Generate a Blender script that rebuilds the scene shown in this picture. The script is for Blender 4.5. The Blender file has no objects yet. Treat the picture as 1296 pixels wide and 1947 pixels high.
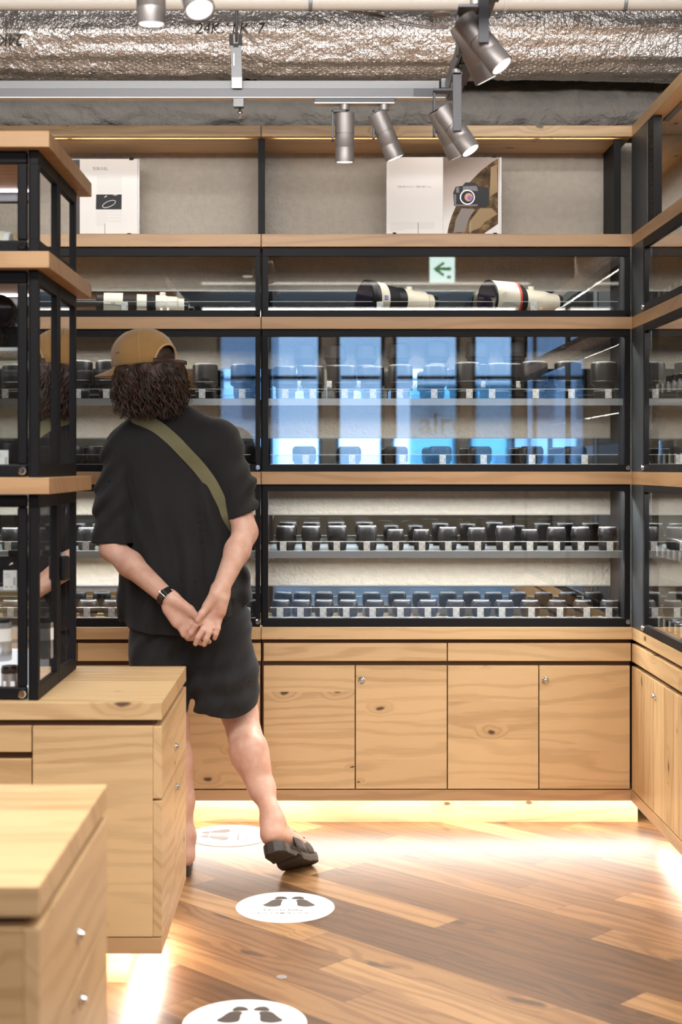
import bpy, bmesh, math, random
import numpy as np
from mathutils import Vector, Matrix, noise
from mathutils.bvhtree import BVHTree
R = math.radians
random.seed(7)
scene = bpy.context.scene
COL = scene.collection

# ---------------------------------------------------------------- camera
HC = 1.296                       # camera height
cam_d = bpy.data.cameras.new('camera'); cam = bpy.data.objects.new('camera', cam_d); COL.objects.link(cam)
cam.location = (0, 0, HC); cam.rotation_euler = (R(90), 0, 0)
cam_d.sensor_fit = 'VERTICAL'; cam_d.sensor_height = 36; cam_d.lens = 36 * 2700 / 1947
cam_d.shift_x = (648 - 608) / 1947; cam_d.shift_y = (886 - 973.5) / 1947
cam_d.dof.use_dof = True; cam_d.dof.focus_distance = 4.75; cam_d.dof.aperture_fstop = 3.4
cam_d.clip_start = 0.05
scene.camera = cam
# ---------------------------------------------------------------- exposure, world
vs = scene.view_settings
scene.display_settings.display_device = 'sRGB'
vs.view_transform = 'Standard'; vs.look = 'None'; vs.gamma = 1; vs.use_curve_mapping = False
vs.exposure = 0.38
w = bpy.data.worlds.new('world'); scene.world = w; w.use_nodes = True
bg = w.node_tree.nodes['Background']; bg.inputs[0].default_value = (0.36, 0.62, 1.0, 1); bg.inputs[1].default_value = 4.4
scene.cycles.max_bounces = 10; scene.cycles.transparent_max_bounces = 24
scene.cycles.glossy_bounces = 6; scene.cycles.sample_clamp_indirect = 4
scene.cycles.caustics_reflective = False; scene.cycles.caustics_refractive = False

# ---------------------------------------------------------------- lights of the room, and one added uplight
def area(name, loc, sx, sy, power, col=(1, .9, .78), rot=(0, 0, 0), spread=180):
    d = bpy.data.lights.new(name, 'AREA'); d.shape = 'RECTANGLE'; d.size = sx; d.size_y = sy
    d.energy = power; d.color = col; d.spread = R(spread)
    o = bpy.data.objects.new(name, d); o.location = loc; o.rotation_euler = rot; COL.objects.link(o)
    return o
WARM = (1, .93, .84); NEUT = (1, .96, .92)
area('ceiling_light', (0.0, 1.7, 3.25), 2.8, 0.5, 115, NEUT)
area('ceiling_light', (-0.2, 3.25, 2.56), 3.6, 0.10, 42, NEUT, (R(114), 0, 0))  # uplight added out of view to brighten the foil duct from below
area('ceiling_light', (0.3, -2.2, 3.32), 3.4, 0.35, 125, NEUT, (R(38), 0, 0))
area('ceiling_light', (0.5, -5.6, 3.3), 3.6, 0.05, 3, NEUT)
area('ceiling_light', (0.5, -8.3, 3.3), 4.0, .6, 50, NEUT)
# cove and plinth strips of light
area('plinth_light', (-0.17, 5.125, .112), 2.75, .04, 9, (1, .965, .92), (R(-15), 0, 0))
area('plinth_light', (1.21, 3.8, .112), .04, 2.5, 9, (1, .965, .92), (0, R(-15), 0))
area('plinth_light', (-.46, 3.72, .117), .05, .6, 4.5, (1, .965, .92), (0, R(25), 0))
area('plinth_light', (-1.3, 3.48, .117), 1.6, .05, 4, WARM, (R(25), 0, 0))
area('plinth_light', (-.46, 2.23, .117), .05, .6, 4.5, (1, .965, .92), (0, R(25), 0))

# ---------------------------------------------------------------- projecting helpers (photo measures -> metres)
def W(px, py, Y): return Vector(((px - 608) * Y / 2700, Y, HC - (py - 886) * Y / 2700))
def ZB(py, Y=5.0): return HC - (py - 886) * Y / 2700
def XB(px, Y=5.0): return (px - 608) * Y / 2700

# ---------------------------------------------------------------- materials
def mat(name, col=(.8, .8, .8), rough=.5, metal=0., **kw):
    m = bpy.data.materials.new(name); m.use_nodes = True
    b = m.node_tree.nodes['Principled BSDF']
    b.inputs['Base Color'].default_value = (*col, 1); b.inputs['Roughness'].default_value = rough
    b.inputs['Metallic'].default_value = metal
    for k, v in kw.items():
        b.inputs[k.replace('_', ' ')].default_value = v
    return m
class NT:
    def __init__(s, m): s.t = m.node_tree; s.b = s.t.nodes.get('Principled BSDF')
    def n(s, typ, **kw):
        n = s.t.nodes.new(typ)
        for k, v in kw.items(): setattr(n, k, v)
        return n
    def l(s, a, b): s.t.links.new(a, b)
    def m(s, op, a, b=None, c=None, clamp=False):
        n = s.n('ShaderNodeMath', operation=op); n.use_clamp = clamp
        for i, v in enumerate((a, b, c)):
            if v is None: continue
            if isinstance(v, (int, float)): n.inputs[i].default_value = v
            else: s.l(v, n.inputs[i])
        return n.outputs[0]
    def comb(s, x, y, z):
        n = s.n('ShaderNodeCombineXYZ')
        for i, v in enumerate((x, y, z)):
            if isinstance(v, (int, float)): n.inputs[i].default_value = v
            else: s.l(v, n.inputs[i])
        return n.outputs[0]
    def noise(s, vec, scale, detail=3, rough=.5):
        n = s.n('ShaderNodeTexNoise'); n.inputs['Scale'].default_value = scale
        n.inputs['Detail'].default_value = detail; n.inputs['Roughness'].default_value = rough
        s.l(vec, n.inputs['Vector']); return n.outputs['Fac']
    def ramp(s, fac, stops):
        n = s.n('ShaderNodeValToRGB'); e = n.color_ramp.elements
        while len(e) < len(stops): e.new(.5)
        for i, (p, c) in enumerate(stops): e[i].position = p; e[i].color = (*c, 1)
        s.l(fac, n.inputs[0]); return n.outputs[0]
    def mix(s, fac, a, b, mode='MIX'):
        n = s.n('ShaderNodeMix', data_type='RGBA', blend_type=mode)
        if isinstance(fac, (int, float)): n.inputs[0].default_value = fac
        else: s.l(fac, n.inputs[0])
        for i, v in ((6, a), (7, b)):
            if isinstance(v, tuple): n.inputs[i].default_value = (*v, 1)
            else: s.l(v, n.inputs[i])
        return n.outputs[2]
    def bump(s, h, strength, dist=.01):
        n = s.n('ShaderNodeBump'); n.inputs['Strength'].default_value = strength; n.inputs['Distance'].default_value = dist
        s.l(h, n.inputs['Height']); s.l(n.outputs[0], s.b.inputs['Normal'])

def smooth(N, v, lo, hi):
    n = N.n('ShaderNodeMapRange', interpolation_type='SMOOTHSTEP'); N.l(v, n.inputs[0])
    n.inputs[1].default_value = lo; n.inputs[2].default_value = hi; return n.outputs[0]

def wood_mat(name, axis='X', light=(.62, .40, .20), dark=(.40, .22, .095), board=.135, knots=.5, rough=.42, seed=0., pale=0.):
    m = mat(name, light, rough); N = NT(m)
    tc = N.n('ShaderNodeTexCoord'); oi = N.n('ShaderNodeObjectInfo')
    sep = N.n('ShaderNodeSeparateXYZ'); N.l(tc.outputs['Object'], sep.inputs[0])
    x, y, z = sep.outputs
    rnd = N.m('MULTIPLY', oi.outputs['Random'], 37.0)
    if axis == 'X': g, ac = x, N.m('ADD', z, y)
    elif axis == 'Y': g, ac = y, N.m('ADD', z, x)
    else: g, ac = z, N.m('ADD', x, y)
    g = N.m('ADD', g, N.m('ADD', rnd, seed)); ac0 = N.m('ADD', ac, N.m('MULTIPLY', oi.outputs['Random'], 3.1))
    # glued boards, each with its own tone and figure
    bi = N.m('FLOOR', N.m('DIVIDE', ac0, board))
    wn = N.n('ShaderNodeTexWhiteNoise', noise_dimensions='2D'); N.l(N.comb(bi, rnd, 0), wn.inputs['Vector'])
    br = wn.outputs['Value']
    g2 = N.m('ADD', g, N.m('MULTIPLY', br, 11.0))
    # knots
    vor = N.n('ShaderNodeTexVoronoi', voronoi_dimensions='2D'); vor.inputs['Scale'].default_value = 1
    kn = N.noise(N.comb(N.m('MULTIPLY', g2, 1.0), N.m('MULTIPLY', ac, 1.0), 0.0), 14, 2)
    kg = N.m('ADD', N.m('MULTIPLY', g2, 3.4), N.m('MULTIPLY', kn, .10))
    ka = N.m('ADD', N.m('MULTIPLY', ac0, 6.0), N.m('MULTIPLY', kn, .16))
    N.l(N.comb(kg, ka, 0), vor.inputs['Vector'])
    sc = N.n('ShaderNodeSeparateColor'); N.l(vor.outputs['Color'], sc.inputs[0])
    on = N.m('LESS_THAN', sc.outputs[0], knots)
    size = N.m('ADD', .02, N.m('MULTIPLY', sc.outputs[1], .05))
    kd = N.m('DIVIDE', vor.outputs['Distance'], size)
    knot = N.m('MULTIPLY', on, N.m('SUBTRACT', 1.0, smooth(N, kd, .55, 1.15)))
    halo = N.m('MULTIPLY', on, N.m('SUBTRACT', 1.0, smooth(N, kd, .8, 4.5)))
    # figure (cathedral grain) bent round the knots
    nlow = N.noise(N.comb(N.m('MULTIPLY', g2, 1.1), N.m('MULTIPLY', ac, 5.0), N.m('MULTIPLY', br, 9.0)), 1.0, 2)
    ph = N.m('ADD', N.m('MULTIPLY', ac, 120.0), N.m('ADD', N.m('MULTIPLY', nlow, 34.0), N.m('MULTIPLY', halo, 9.0)))
    wig = N.noise(N.comb(N.m('MULTIPLY', g2, 6.0), N.m('MULTIPLY', ac, 40.0), 0.0), 1.0, 3)
    ring = N.m('SINE', N.m('ADD', ph, N.m('MULTIPLY', wig, 4.0)))
    ring = smooth(N, ring, -.2, 1.0)
    fine = N.noise(N.comb(N.m('MULTIPLY', g2, 9.0), N.m('MULTIPLY', ac, 330.0), 0.0), 1.0, 2, .7)
    tone = N.m('ADD', N.m('MULTIPLY', br, .42), N.m('ADD', N.m('MULTIPLY', ring, .26), N.m('MULTIPLY', fine, .42)))
    mid = tuple((a + b) / 2 for a, b in zip(light, dark))
    lite = tuple(min(1, a * 1.12) for a in light)
    c = N.ramp(tone, [(.12, lite), (.45, light), (.72, mid), (1., dark)])
    c = N.mix(N.m('MULTIPLY', halo, .35), c, dark)
    c = N.mix(N.m('MULTIPLY', knot, .92), c, (.085, .045, .022))
    N.l(c, N.b.inputs['Base Color'])
    N.bump(fine, .08, .002)
    return m

OAK = dict(light=(.66, .455, .24), dark=(.45, .27, .125))
M = {}
M['oak_x'] = wood_mat('oak_x', 'X', **OAK); M['oak_y'] = wood_mat('oak_y', 'Y', **OAK)
M['oak_z'] = wood_mat('oak_z', 'Z', **OAK)
EDG = dict(light=(.50, .31, .16), dark=(.36, .205, .095), knots=.0, board=.5)
M['edge_x'] = wood_mat('oak_edge_x', 'X', **EDG); M['edge_y'] = wood_mat('oak_edge_y', 'Y', **EDG)
M['gap'] = mat('shadow_gap_wood', (.12, .055, .022), .7)

def floor_mat():
    m = mat('oak_plank_floor', (.4, .2, .1), .24); N = NT(m)
    tc = N.n('ShaderNodeTexCoord'); sep = N.n('ShaderNodeSeparateXYZ'); N.l(tc.outputs['Object'], sep.inputs[0])
    x, y, z = sep.outputs; s = math.sqrt(.5)
    u = N.m('MULTIPLY', N.m('SUBTRACT', x, y), s)      # along planks
    v = N.m('MULTIPLY', N.m('ADD', x, y), s)
    v = N.m('ADD', v, .062)
    wd = .115; L = .95
    row = N.m('FLOOR', N.m('DIVIDE', v, wd))
    w1 = N.n('ShaderNodeTexWhiteNoise', noise_dimensions='1D'); N.l(row, w1.inputs['W'])
    uo = N.m('ADD', N.m('DIVIDE', u, L), N.m('MULTIPLY', w1.outputs['Value'], 7.0))
    ci = N.m('FLOOR', uo)
    w2 = N.n('ShaderNodeTexWhiteNoise', noise_dimensions='2D'); N.l(N.comb(row, ci, 0), w2.inputs['Vector'])
    br = w2.outputs['Value']
    fu = N.m('FRACT', uo); fv = N.m('FRACT', N.m('DIVIDE', v, wd))
    eu = N.m('MULTIPLY', N.m('MINIMUM', fu, N.m('SUBTRACT', 1.0, fu)), L)
    ev = N.m('MULTIPLY', N.m('MINIMUM', fv, N.m('SUBTRACT', 1.0, fv)), wd)
    seam = N.m('LESS_THAN', N.m('MINIMUM', eu, ev), .0009)
    g2 = N.m('ADD', u, N.m('MULTIPLY', br, 23.0))
    vor = N.n('ShaderNodeTexVoronoi', voronoi_dimensions='2D'); vor.inputs['Scale'].default_value = 1
    kn = N.noise(N.comb(g2, v, 0.0), 12, 2)
    N.l(N.comb(N.m('ADD', N.m('MULTIPLY', g2, 2.2), N.m('MULTIPLY', kn, .2)), N.m('ADD', N.m('MULTIPLY', v, 7.0), N.m('MULTIPLY', kn, .3)), 0), vor.inputs['Vector'])
    sc = N.n('ShaderNodeSeparateColor'); N.l(vor.outputs['Color'], sc.inputs[0])
    on = N.m('LESS_THAN', sc.outputs[0], .3)
    knot = N.m('MULTIPLY', on, N.m('SUBTRACT', 1.0, smooth(N, vor.outputs['Distance'], .04, .13)))
    halo = N.m('MULTIPLY', on, N.m('SUBTRACT', 1.0, smooth(N, vor.outputs['Distance'], .08, .45)))
    nlow = N.noise(N.comb(N.m('MULTIPLY', g2, .9), N.m('MULTIPLY', v, 6.0), N.m('MULTIPLY', br, 9.0)), 1.0, 2)
    wig = N.noise(N.comb(N.m('MULTIPLY', g2, 5.0), N.m('MULTIPLY', v, 30.0), 0.0), 1.0, 3)
    ring = smooth(N, N.m('SINE', N.m('ADD', N.m('MULTIPLY', v, 130.0), N.m('ADD', N.m('MULTIPLY', nlow, 36.0), N.m('ADD', N.m('MULTIPLY', wig, 5.0), N.m('MULTIPLY', halo, 8.0))))), -.3, 1.0)
    fine = N.noise(N.comb(N.m('MULTIPLY', g2, 7.0), N.m('MULTIPLY', v, 230.0), 0.0), 1.0, 3, .7)
    blot = N.noise(N.comb(N.m('MULTIPLY', g2, 1.6), N.m('MULTIPLY', v, 14.0), 3.0), 1.0, 3)
    tone = N.m('ADD', N.m('MULTIPLY', br, .80), N.m('ADD', N.m('MULTIPLY', ring, .20), N.m('ADD', N.m('MULTIPLY', fine, .26), N.m('MULTIPLY', blot, .30))))
    tone = N.m('SUBTRACT', tone, .25)
    c = N.ramp(tone, [(.05, (.42, .24, .105)), (.33, (.27, .138, .056)), (.62, (.16, .078, .032)), (1., (.075, .036, .018))])
    c = N.mix(N.m('MULTIPLY', knot, .85), c, (.04, .022, .012))
    c = N.mix(N.m('MULTIPLY', seam, .8), c, (.05, .024, .012))
    N.l(c, N.b.inputs['Base Color'])
    N.l(N.m('ADD', .27, N.m('MULTIPLY', fine, .16)), N.b.inputs['Roughness'])
    N.bump(N.m('SUBTRACT', N.m('MULTIPLY', fine, .4), seam), .12, .002)
    return m
M['floor'] = floor_mat()

def plaster(name, col, sc=38, st=.7):
    m = mat(name, col, .85); N = NT(m); tc = N.n('ShaderNodeTexCoord')
    a = N.noise(tc.outputs['Object'], sc, 4, .55); b = N.noise(tc.outputs['Object'], sc * 2.6, 2)
    h = N.m('ADD', a, N.m('MULTIPLY', b, .5)); N.bump(h, st, .012)
    N.l(N.ramp(a, [(.3, tuple(c * .93 for c in col)), (.7, tuple(min(1, c * 1.05) for c in col))]), N.b.inputs['Base Color'])
    return m
M['plaster'] = plaster('textured_plaster', (.56, .52, .45))
M['room'] = plaster('room_paint', (.42, .36, .29), 20, .2)
M['ceil'] = plaster('dark_ceiling', (.045, .042, .04), 25, .8)
M['rock'] = plaster('sprayed_insulation', (.27, .25, .225), 30, 1.0)
M['steel'] = mat('blackened_steel', (.006, .006, .0075), .55, .0, Specular_IOR_Level=.22)
M['steel_blue'] = mat('grey_painted_steel', (.075, .088, .105), .42, .4)
M['shelf_metal'] = mat('shelf_metal', (.34, .33, .32), .38, .7)
M['dark'] = mat('dark_gap', (.015, .015, .016), .6)
M['chrome'] = mat('chrome', (.8, .8, .82), .15, 1.)
M['rail'] = mat('galvanised_rail', (.20, .205, .21), .45, .4)
M['railg'] = mat('grey_track', (.13, .13, .14), .45, .4)
M['lamp_body'] = mat('lamp_grey_aluminium', (.31, .285, .275), .42, .5)
M['lamp_arm'] = mat('lamp_arm_grey', (.085, .085, .095), .5, .3)
M['pipe'] = mat('beige_pipe', (.55, .50, .44), .4)
M['card'] = mat('white_card', (.93, .93, .93), .6)
M['ink'] = mat('grey_ink', (.35, .35, .36), .7)
M['inkl'] = mat('pale_ink', (.55, .55, .56), .7)
M['inkd'] = mat('black_ink', (.03, .03, .03), .6)
M['paper'] = mat('poster_paper', (.93, .92, .90), .5)
M['blk'] = mat('black_lens_body', (.006, .006, .008), .42, 0., Specular_IOR_Level=.28)
M['blk2'] = mat('black_rubber', (.006, .006, .007), .6, 0., Specular_IOR_Level=.3)
M['blk3'] = mat('black_gloss', (.012, .012, .014), .2)
M['cream'] = mat('cream_lens_paint', (.76, .71, .60), .36)
M['silver'] = mat('silver_grey', (.42, .42, .44), .32, .6)
M['red'] = mat('red_ring', (.75, .06, .02), .4)
M['glassf'] = mat('front_element', (.015, .01, .02), .04, 0., Coat_Weight=1.0)
M['photo_grey'] = mat('photo_grey', (.22, .21, .22), .5)
M['badge'] = mat('blue_badge', (.10, .12, .40), .4)
M['white'] = mat('white_plastic', (.85, .85, .86), .4)
M['wrap_foil'] = None

def emit(name, col, s):
    m = bpy.data.materials.new(name); m.use_nodes = True; t = m.node_tree; t.nodes.clear()
    e = t.nodes.new('ShaderNodeEmission'); e.inputs[0].default_value = (*col, 1); e.inputs[1].default_value = s
    o = t.nodes.new('ShaderNodeOutputMaterial'); t.links.new(e.outputs[0], o.inputs[0]); return m
M['led'] = emit('led_strip', (1, .86, .70), 14)
M['ledp'] = emit('led_strip_cool', (1, .84, .92), 4)
M['lampface'] = emit('lamp_face', (1, .96, .9), 1.6)
M['panel'] = emit('ceiling_panel', (1, .93, .84), 3)
M['lightbox'] = emit('lit_display_plinth', (.97, .96, 1), .85)
M['exit_w'] = emit('exit_white', (.75, 1, .95), 5)
M['exit_g'] = emit('exit_green', (.0, .35, .10), 2)

def pane(name, tint=(.97, .985, .98), ior=1.5, gain=1.0):
    m = bpy.data.materials.new(name); m.use_nodes = True; t = m.node_tree; t.nodes.clear()
    tr = t.nodes.new('ShaderNodeBsdfTransparent'); tr.inputs[0].default_value = (*tint, 1)
    gl = t.nodes.new('ShaderNodeBsdfGlossy'); gl.inputs[1].default_value = 0.0; gl.inputs[0].default_value = (1, 1, 1, 1)
    fr = t.nodes.new('ShaderNodeFresnel'); fr.inputs[0].default_value = ior
    ge = t.nodes.new('ShaderNodeNewGeometry')
    m1 = t.nodes.new('ShaderNodeMath'); m1.operation = 'SUBTRACT'; m1.inputs[0].default_value = 1; t.links.new(ge.outputs['Backfacing'], m1.inputs[1])
    m2 = t.nodes.new('ShaderNodeMath'); m2.operation = 'MULTIPLY'; t.links.new(m1.outputs[0], m2.inputs[0]); t.links.new(fr.outputs[0], m2.inputs[1])
    m3 = t.nodes.new('ShaderNodeMath'); m3.operation = 'MULTIPLY'; m3.use_clamp = True; t.links.new(m2.outputs[0], m3.inputs[0]); m3.inputs[1].default_value = gain
    mx = t.nodes.new('ShaderNodeMixShader'); t.links.new(m3.outputs[0], mx.inputs[0]); t.links.new(tr.outputs[0], mx.inputs[1]); t.links.new(gl.outputs[0], mx.inputs[2])
    o = t.nodes.new('ShaderNodeOutputMaterial'); t.links.new(mx.outputs[0], o.inputs[0]); return m
M['glass'] = pane('display_glass', ior=1.62, gain=2.3)      # both faces of the sheet reflect
M['glass_edge'] = mat('glass_edge_green', (.45, .62, .56), .1)
M['acrylic'] = pane('clear_acrylic', (.90, .93, .95), 1.5, 1.6)
M['wglass'] = pane('window_glass', (.95, .98, 1.0), 1.5, 1.5)
M['mirror'] = mat('mirror', (.78, .82, .84), .02, 1.)
M['acr_w'] = mat('frosted_acrylic', (.85, .87, .9), .25, 0., Transmission_Weight=0.3)

def foil_mat():
    m = mat('foil_wrap', (.96, .93, .90), .33, .85); N = NT(m); tc = N.n('ShaderNodeTexCoord'); o = tc.outputs['Object']
    sep = N.n('ShaderNodeSeparateXYZ'); N.l(o, sep.inputs[0]); x, y, z = sep.outputs
    a = N.noise(o, 30, 4, .6); b = N.noise(o, 90, 2)
    # hexagonal scrim: two offset lattices of hexagon centres over (x, arc)
    ang = N.m('MULTIPLY', N.m('ARCTAN2', y, z), .16)
    sx, sy = .017, .0294 * .5 * 2
    def hexd(ox, oy):
        u = N.m('SUBTRACT', N.m('FRACT', N.m('ADD', N.m('DIVIDE', x, sy), oy)), .5)
        v = N.m('SUBTRACT', N.m('FRACT', N.m('ADD', N.m('DIVIDE', ang, sx), ox)), .5)
        u = N.m('ABSOLUTE', N.m('MULTIPLY', u, sy / sx)); v = N.m('ABSOLUTE', v)
        return N.m('MAXIMUM', v, N.m('ADD', N.m('MULTIPLY', v, .5), N.m('MULTIPLY', u, .866)))
    h = N.m('MINIMUM', hexd(0, 0), hexd(.5, .5))
    line = smooth(N, h, .44, .49)
    c = N.mix(N.m('MULTIPLY', line, .38), (.97, .92, .88), (.34, .28, .24))
    N.l(c, N.b.inputs['Base Color'])
    N.bump(N.m('ADD', N.m('MULTIPLY', a, 1.0), N.m('ADD', N.m('MULTIPLY', b, .35), N.m('MULTIPLY', line, .12))), .65, .02)
    return m
M['foil'] = foil_mat()

def cloth_mat(name, col, scale=600, st=.2, sheen=.3):
    m = mat(name, col, .88, 0., Sheen_Weight=sheen, Sheen_Roughness=.5); N = NT(m); tc = N.n('ShaderNodeTexCoord')
    a = N.noise(tc.outputs['Object'], scale, 2); b = N.noise(tc.outputs['Object'], 9, 3)
    N.l(N.ramp(b, [(.3, tuple(c * .85 for c in col)), (.7, tuple(c * 1.15 for c in col))]), N.b.inputs['Base Color'])
    N.bump(a, st, .002); return m
M['tee'] = cloth_mat('washed_black_cotton', (.0065, .006, .0068), sheen=.04)
M['shorts'] = cloth_mat('black_nylon', (.0095, .010, .012), 400, .15, .03)
M['cap'] = cloth_mat('camel_velour', (.36, .20, .062), 500, .3, .5)
M['captrim'] = cloth_mat('tan_piping', (.56, .36, .16), 500, .2, .3)
M['strap'] = cloth_mat('olive_webbing', (.155, .145, .075), 700, .5, .2)
M['leather'] = mat('dark_leather', (.05, .022, .014), .45)
M['rubber'] = mat('black_brown_rubber', (.030, .022, .018), .5)
M['mask'] = cloth_mat('white_mask', (.8, .8, .82), 500, .1)
def skin_mat():
    m = mat('skin', (.55, .29, .20), .48, 0., Subsurface_Weight=.12, Subsurface_Scale=.01); N = NT(m); tc = N.n('ShaderNodeTexCoord')
    m.node_tree.nodes['Principled BSDF'].inputs['Subsurface Radius'].default_value = (1, .35, .2)
    a = N.noise(tc.outputs['Object'], 26, 3); b = N.noise(tc.outputs['Object'], 220, 2)
    N.l(N.ramp(a, [(.32, (.56, .31, .225)), (.7, (.67, .42, .32))]), N.b.inputs['Base Color'])
    N.bump(b, .06, .002); return m
M['skin'] = skin_mat()
def hair_mat():
    m = mat('dark_brown_hair', (.03, .012, .006), .55); N = NT(m); tc = N.n('ShaderNodeTexCoord')
    a = N.noise(tc.outputs['Object'], 40, 3)
    N.l(N.ramp(a, [(.35, (.012, .006, .004)), (.7, (.060, .024, .012))]), N.b.inputs['Base Color']); return m
M['hair'] = hair_mat(); PL = (1, .965, .92)

# ---------------------------------------------------------------- mesh helpers
def box(bm, x0, x1, y0, y1, z0, z1, mi=0):
    vs_ = [bm.verts.new((x, y, z)) for x in (x0, x1) for y in (y0, y1) for z in (z0, z1)]
    for f in ((0, 1, 3, 2), (4, 6, 7, 5), (0, 4, 5, 1), (2, 3, 7, 6), (0, 2, 6, 4), (1, 5, 7, 3)):
        fc = bm.faces.new([vs_[i] for i in f]); fc.material_index = mi
def B(*a, **k):
    bm = bmesh.new(); box(bm, *a, **k); return bm
def frame_bm(x0, x1, z0, z1, t, y0, y1, bot=None, top=None, side=None):
    """rectangular ring in the XZ plane"""
    bot = t if bot is None else bot; top = t if top is None else top; side = t if side is None else side
    bm = bmesh.new()
    box(bm, x0, x1, y0, y1, z0, z0 + bot); box(bm, x0, x1, y0, y1, z1 - top, z1)
    box(bm, x0, x0 + side, y0, y1, z0 + bot, z1 - top); box(bm, x1 - side, x1, y0, y1, z0 + bot, z1 - top)
    return bm
def lathe(prof, segs=32, mis=None, flute=None):
    """prof: list of (r, z); mis: material index of each band; flute: {band: (n, depth)}"""
    bm = bmesh.new(); rings = []
    for i, (r, z) in enumerate(prof):
        ring = []
        for k in range(segs):
            a = 2 * math.pi * k / segs
            ring.append(bm.verts.new((r * math.cos(a), r * math.sin(a), z)))
        rings.append(ring)
    for i in range(len(prof) - 1):
        for k in range(segs):
            f = bm.faces.new((rings[i][k], rings[i][(k + 1) % segs], rings[i + 1][(k + 1) % segs], rings[i + 1][k]))
            f.smooth = True
            if mis: f.material_index = mis[i]
    f = bm.faces.new(list(reversed(rings[0]))); f.material_index = mis[0] if mis else 0
    f = bm.faces.new(rings[-1]); f.material_index = mis[-1] if mis else 0
    return bm
def tube(pts, r, segs=8, cap=True, bm=None, mi=0):
    bm = bm or bmesh.new(); pts = [Vector(p) for p in pts]; rings = []
    up = None
    for i, p in enumerate(pts):
        t = (pts[min(i + 1, len(pts) - 1)] - pts[max(i - 1, 0)]).normalized()
        if up is None: up = t.orthogonal().normalized()
        up = (up - t * up.dot(t)); up = up.normalized() if up.length > 1e-6 else t.orthogonal().normalized()
        sd = t.cross(up); rr = r[i] if isinstance(r, (list, tuple)) else r
        rings.append([bm.verts.new(p + (up * math.cos(2 * math.pi * k / segs) + sd * math.sin(2 * math.pi * k / segs)) * rr) for k in range(segs)])
    for a, b in zip(rings, rings[1:]):
        for k in range(segs):
            f = bm.faces.new((a[k], a[(k + 1) % segs], b[(k + 1) % segs], b[k])); f.smooth = True; f.material_index = mi
    if cap:
        for f in (bm.faces.new(list(reversed(rings[0]))), bm.faces.new(rings[-1])): f.material_index = mi
    return bm
def prism(bm, pts, y0, y1, mi=0, plane='XZ'):
    """extruded polygon; pts in the plane, y0..y1 its depth"""
    def v(a, b, d): return (a, d, b) if plane == 'XZ' else (a, b, d)
    A = [bm.verts.new(v(a, b, y0)) for a, b in pts]; Bv = [bm.verts.new(v(a, b, y1)) for a, b in pts]
    fs = [bm.faces.new(A), bm.faces.new(list(reversed(Bv)))]
    n = len(pts)
    for i in range(n): fs.append(bm.faces.new((A[i], Bv[i], Bv[(i + 1) % n], A[(i + 1) % n])))
    for f in fs: f.material_index = mi
    bmesh.ops.recalc_face_normals(bm, faces=fs)
def obj(name, bm, m, parent=None, bevel=0, local=False):
    """link bm as one mesh object; its verts are in world space unless local"""
    me = bpy.data.meshes.new(name); bm.normal_update()
    for e in bm.edges:
        if len(e.link_faces) == 2 and e.calc_face_angle(0) > .55: e.smooth = False
    bm.to_mesh(me); bm.free()
    for x in (m if isinstance(m, (list, tuple)) else [m]): me.materials.append(x)
    o = bpy.data.objects.new(name, me); COL.objects.link(o)
    if parent is not None:
        if not local:
            p = parent; off = Vector((0, 0, 0))
            while p is not None: off += Vector(p.location); p = p.parent
            me.transform(Matrix.Translation(-off))
        o.parent = parent
    if bevel:
        b = o.modifiers.new('bevel', 'BEVEL'); b.width = bevel; b.segments = 2; b.limit_method = 'ANGLE'
    return o
def tag(o, label=None, cat=None, group=None, kind=None):
    if label: o['label'] = label
    if cat: o['category'] = cat
    if group: o['group'] = group
    if kind: o['kind'] = kind
    return o
def thing(name, label, cat, loc=(0, 0, 0), rot=(0, 0, 0), group=None):
    o = bpy.data.objects.new(name, None); COL.objects.link(o); o.empty_display_size = .05
    o.location = loc; o.rotation_euler = rot
    return tag(o, label, cat, group)
def struct(name, bm, m): return tag(obj(name, bm, m), kind='structure')
def copy_tree(o, parent=None):
    c = o.copy(); COL.objects.link(c); c.parent = parent
    for ch in list(o.children): copy_tree(ch, c)
    return c
ORD = ['first', 'second', 'third', 'fourth', 'fifth', 'sixth', 'seventh', 'eighth', 'ninth', 'tenth', 'eleventh', 'twelfth', 'thirteenth', 'fourteenth', 'fifteenth', 'sixteenth']
def text_bm(txt, size, depth=.0006):
    c = bpy.data.curves.new('t', 'FONT'); c.body = txt; c.size = size; c.align_x = 'CENTER'; c.align_y = 'CENTER'; c.extrude = depth
    o = bpy.data.objects.new('t', c); COL.objects.link(o)
    dg = bpy.context.evaluated_depsgraph_get(); me = bpy.data.meshes.new_from_object(o.evaluated_get(dg))
    bm = bmesh.new(); bm.from_mesh(me); bpy.data.meshes.remove(me); bpy.data.objects.remove(o); bpy.data.curves.remove(c)
    return bm
# ================================================================ SETTING
struct('floor', B(-6, 4.2, -9.2, 5.8, -.05, 0), M['floor'])
struct('ceiling', B(-6, 4.2, -9.2, 5.8, 3.42, 3.5), M['ceil'])
struct('wall_back', B(-6, 4.2, 5.62, 5.8, 0, 3.42), M['ceil'])
struct('wall_left', B(-6.2, -6, -9.2, 5.8, 0, 3.42), M['room'])
struct('wall_right', B(4.2, 4.4, -9.2, 5.8, 0, 3.42), M['room'])
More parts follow.
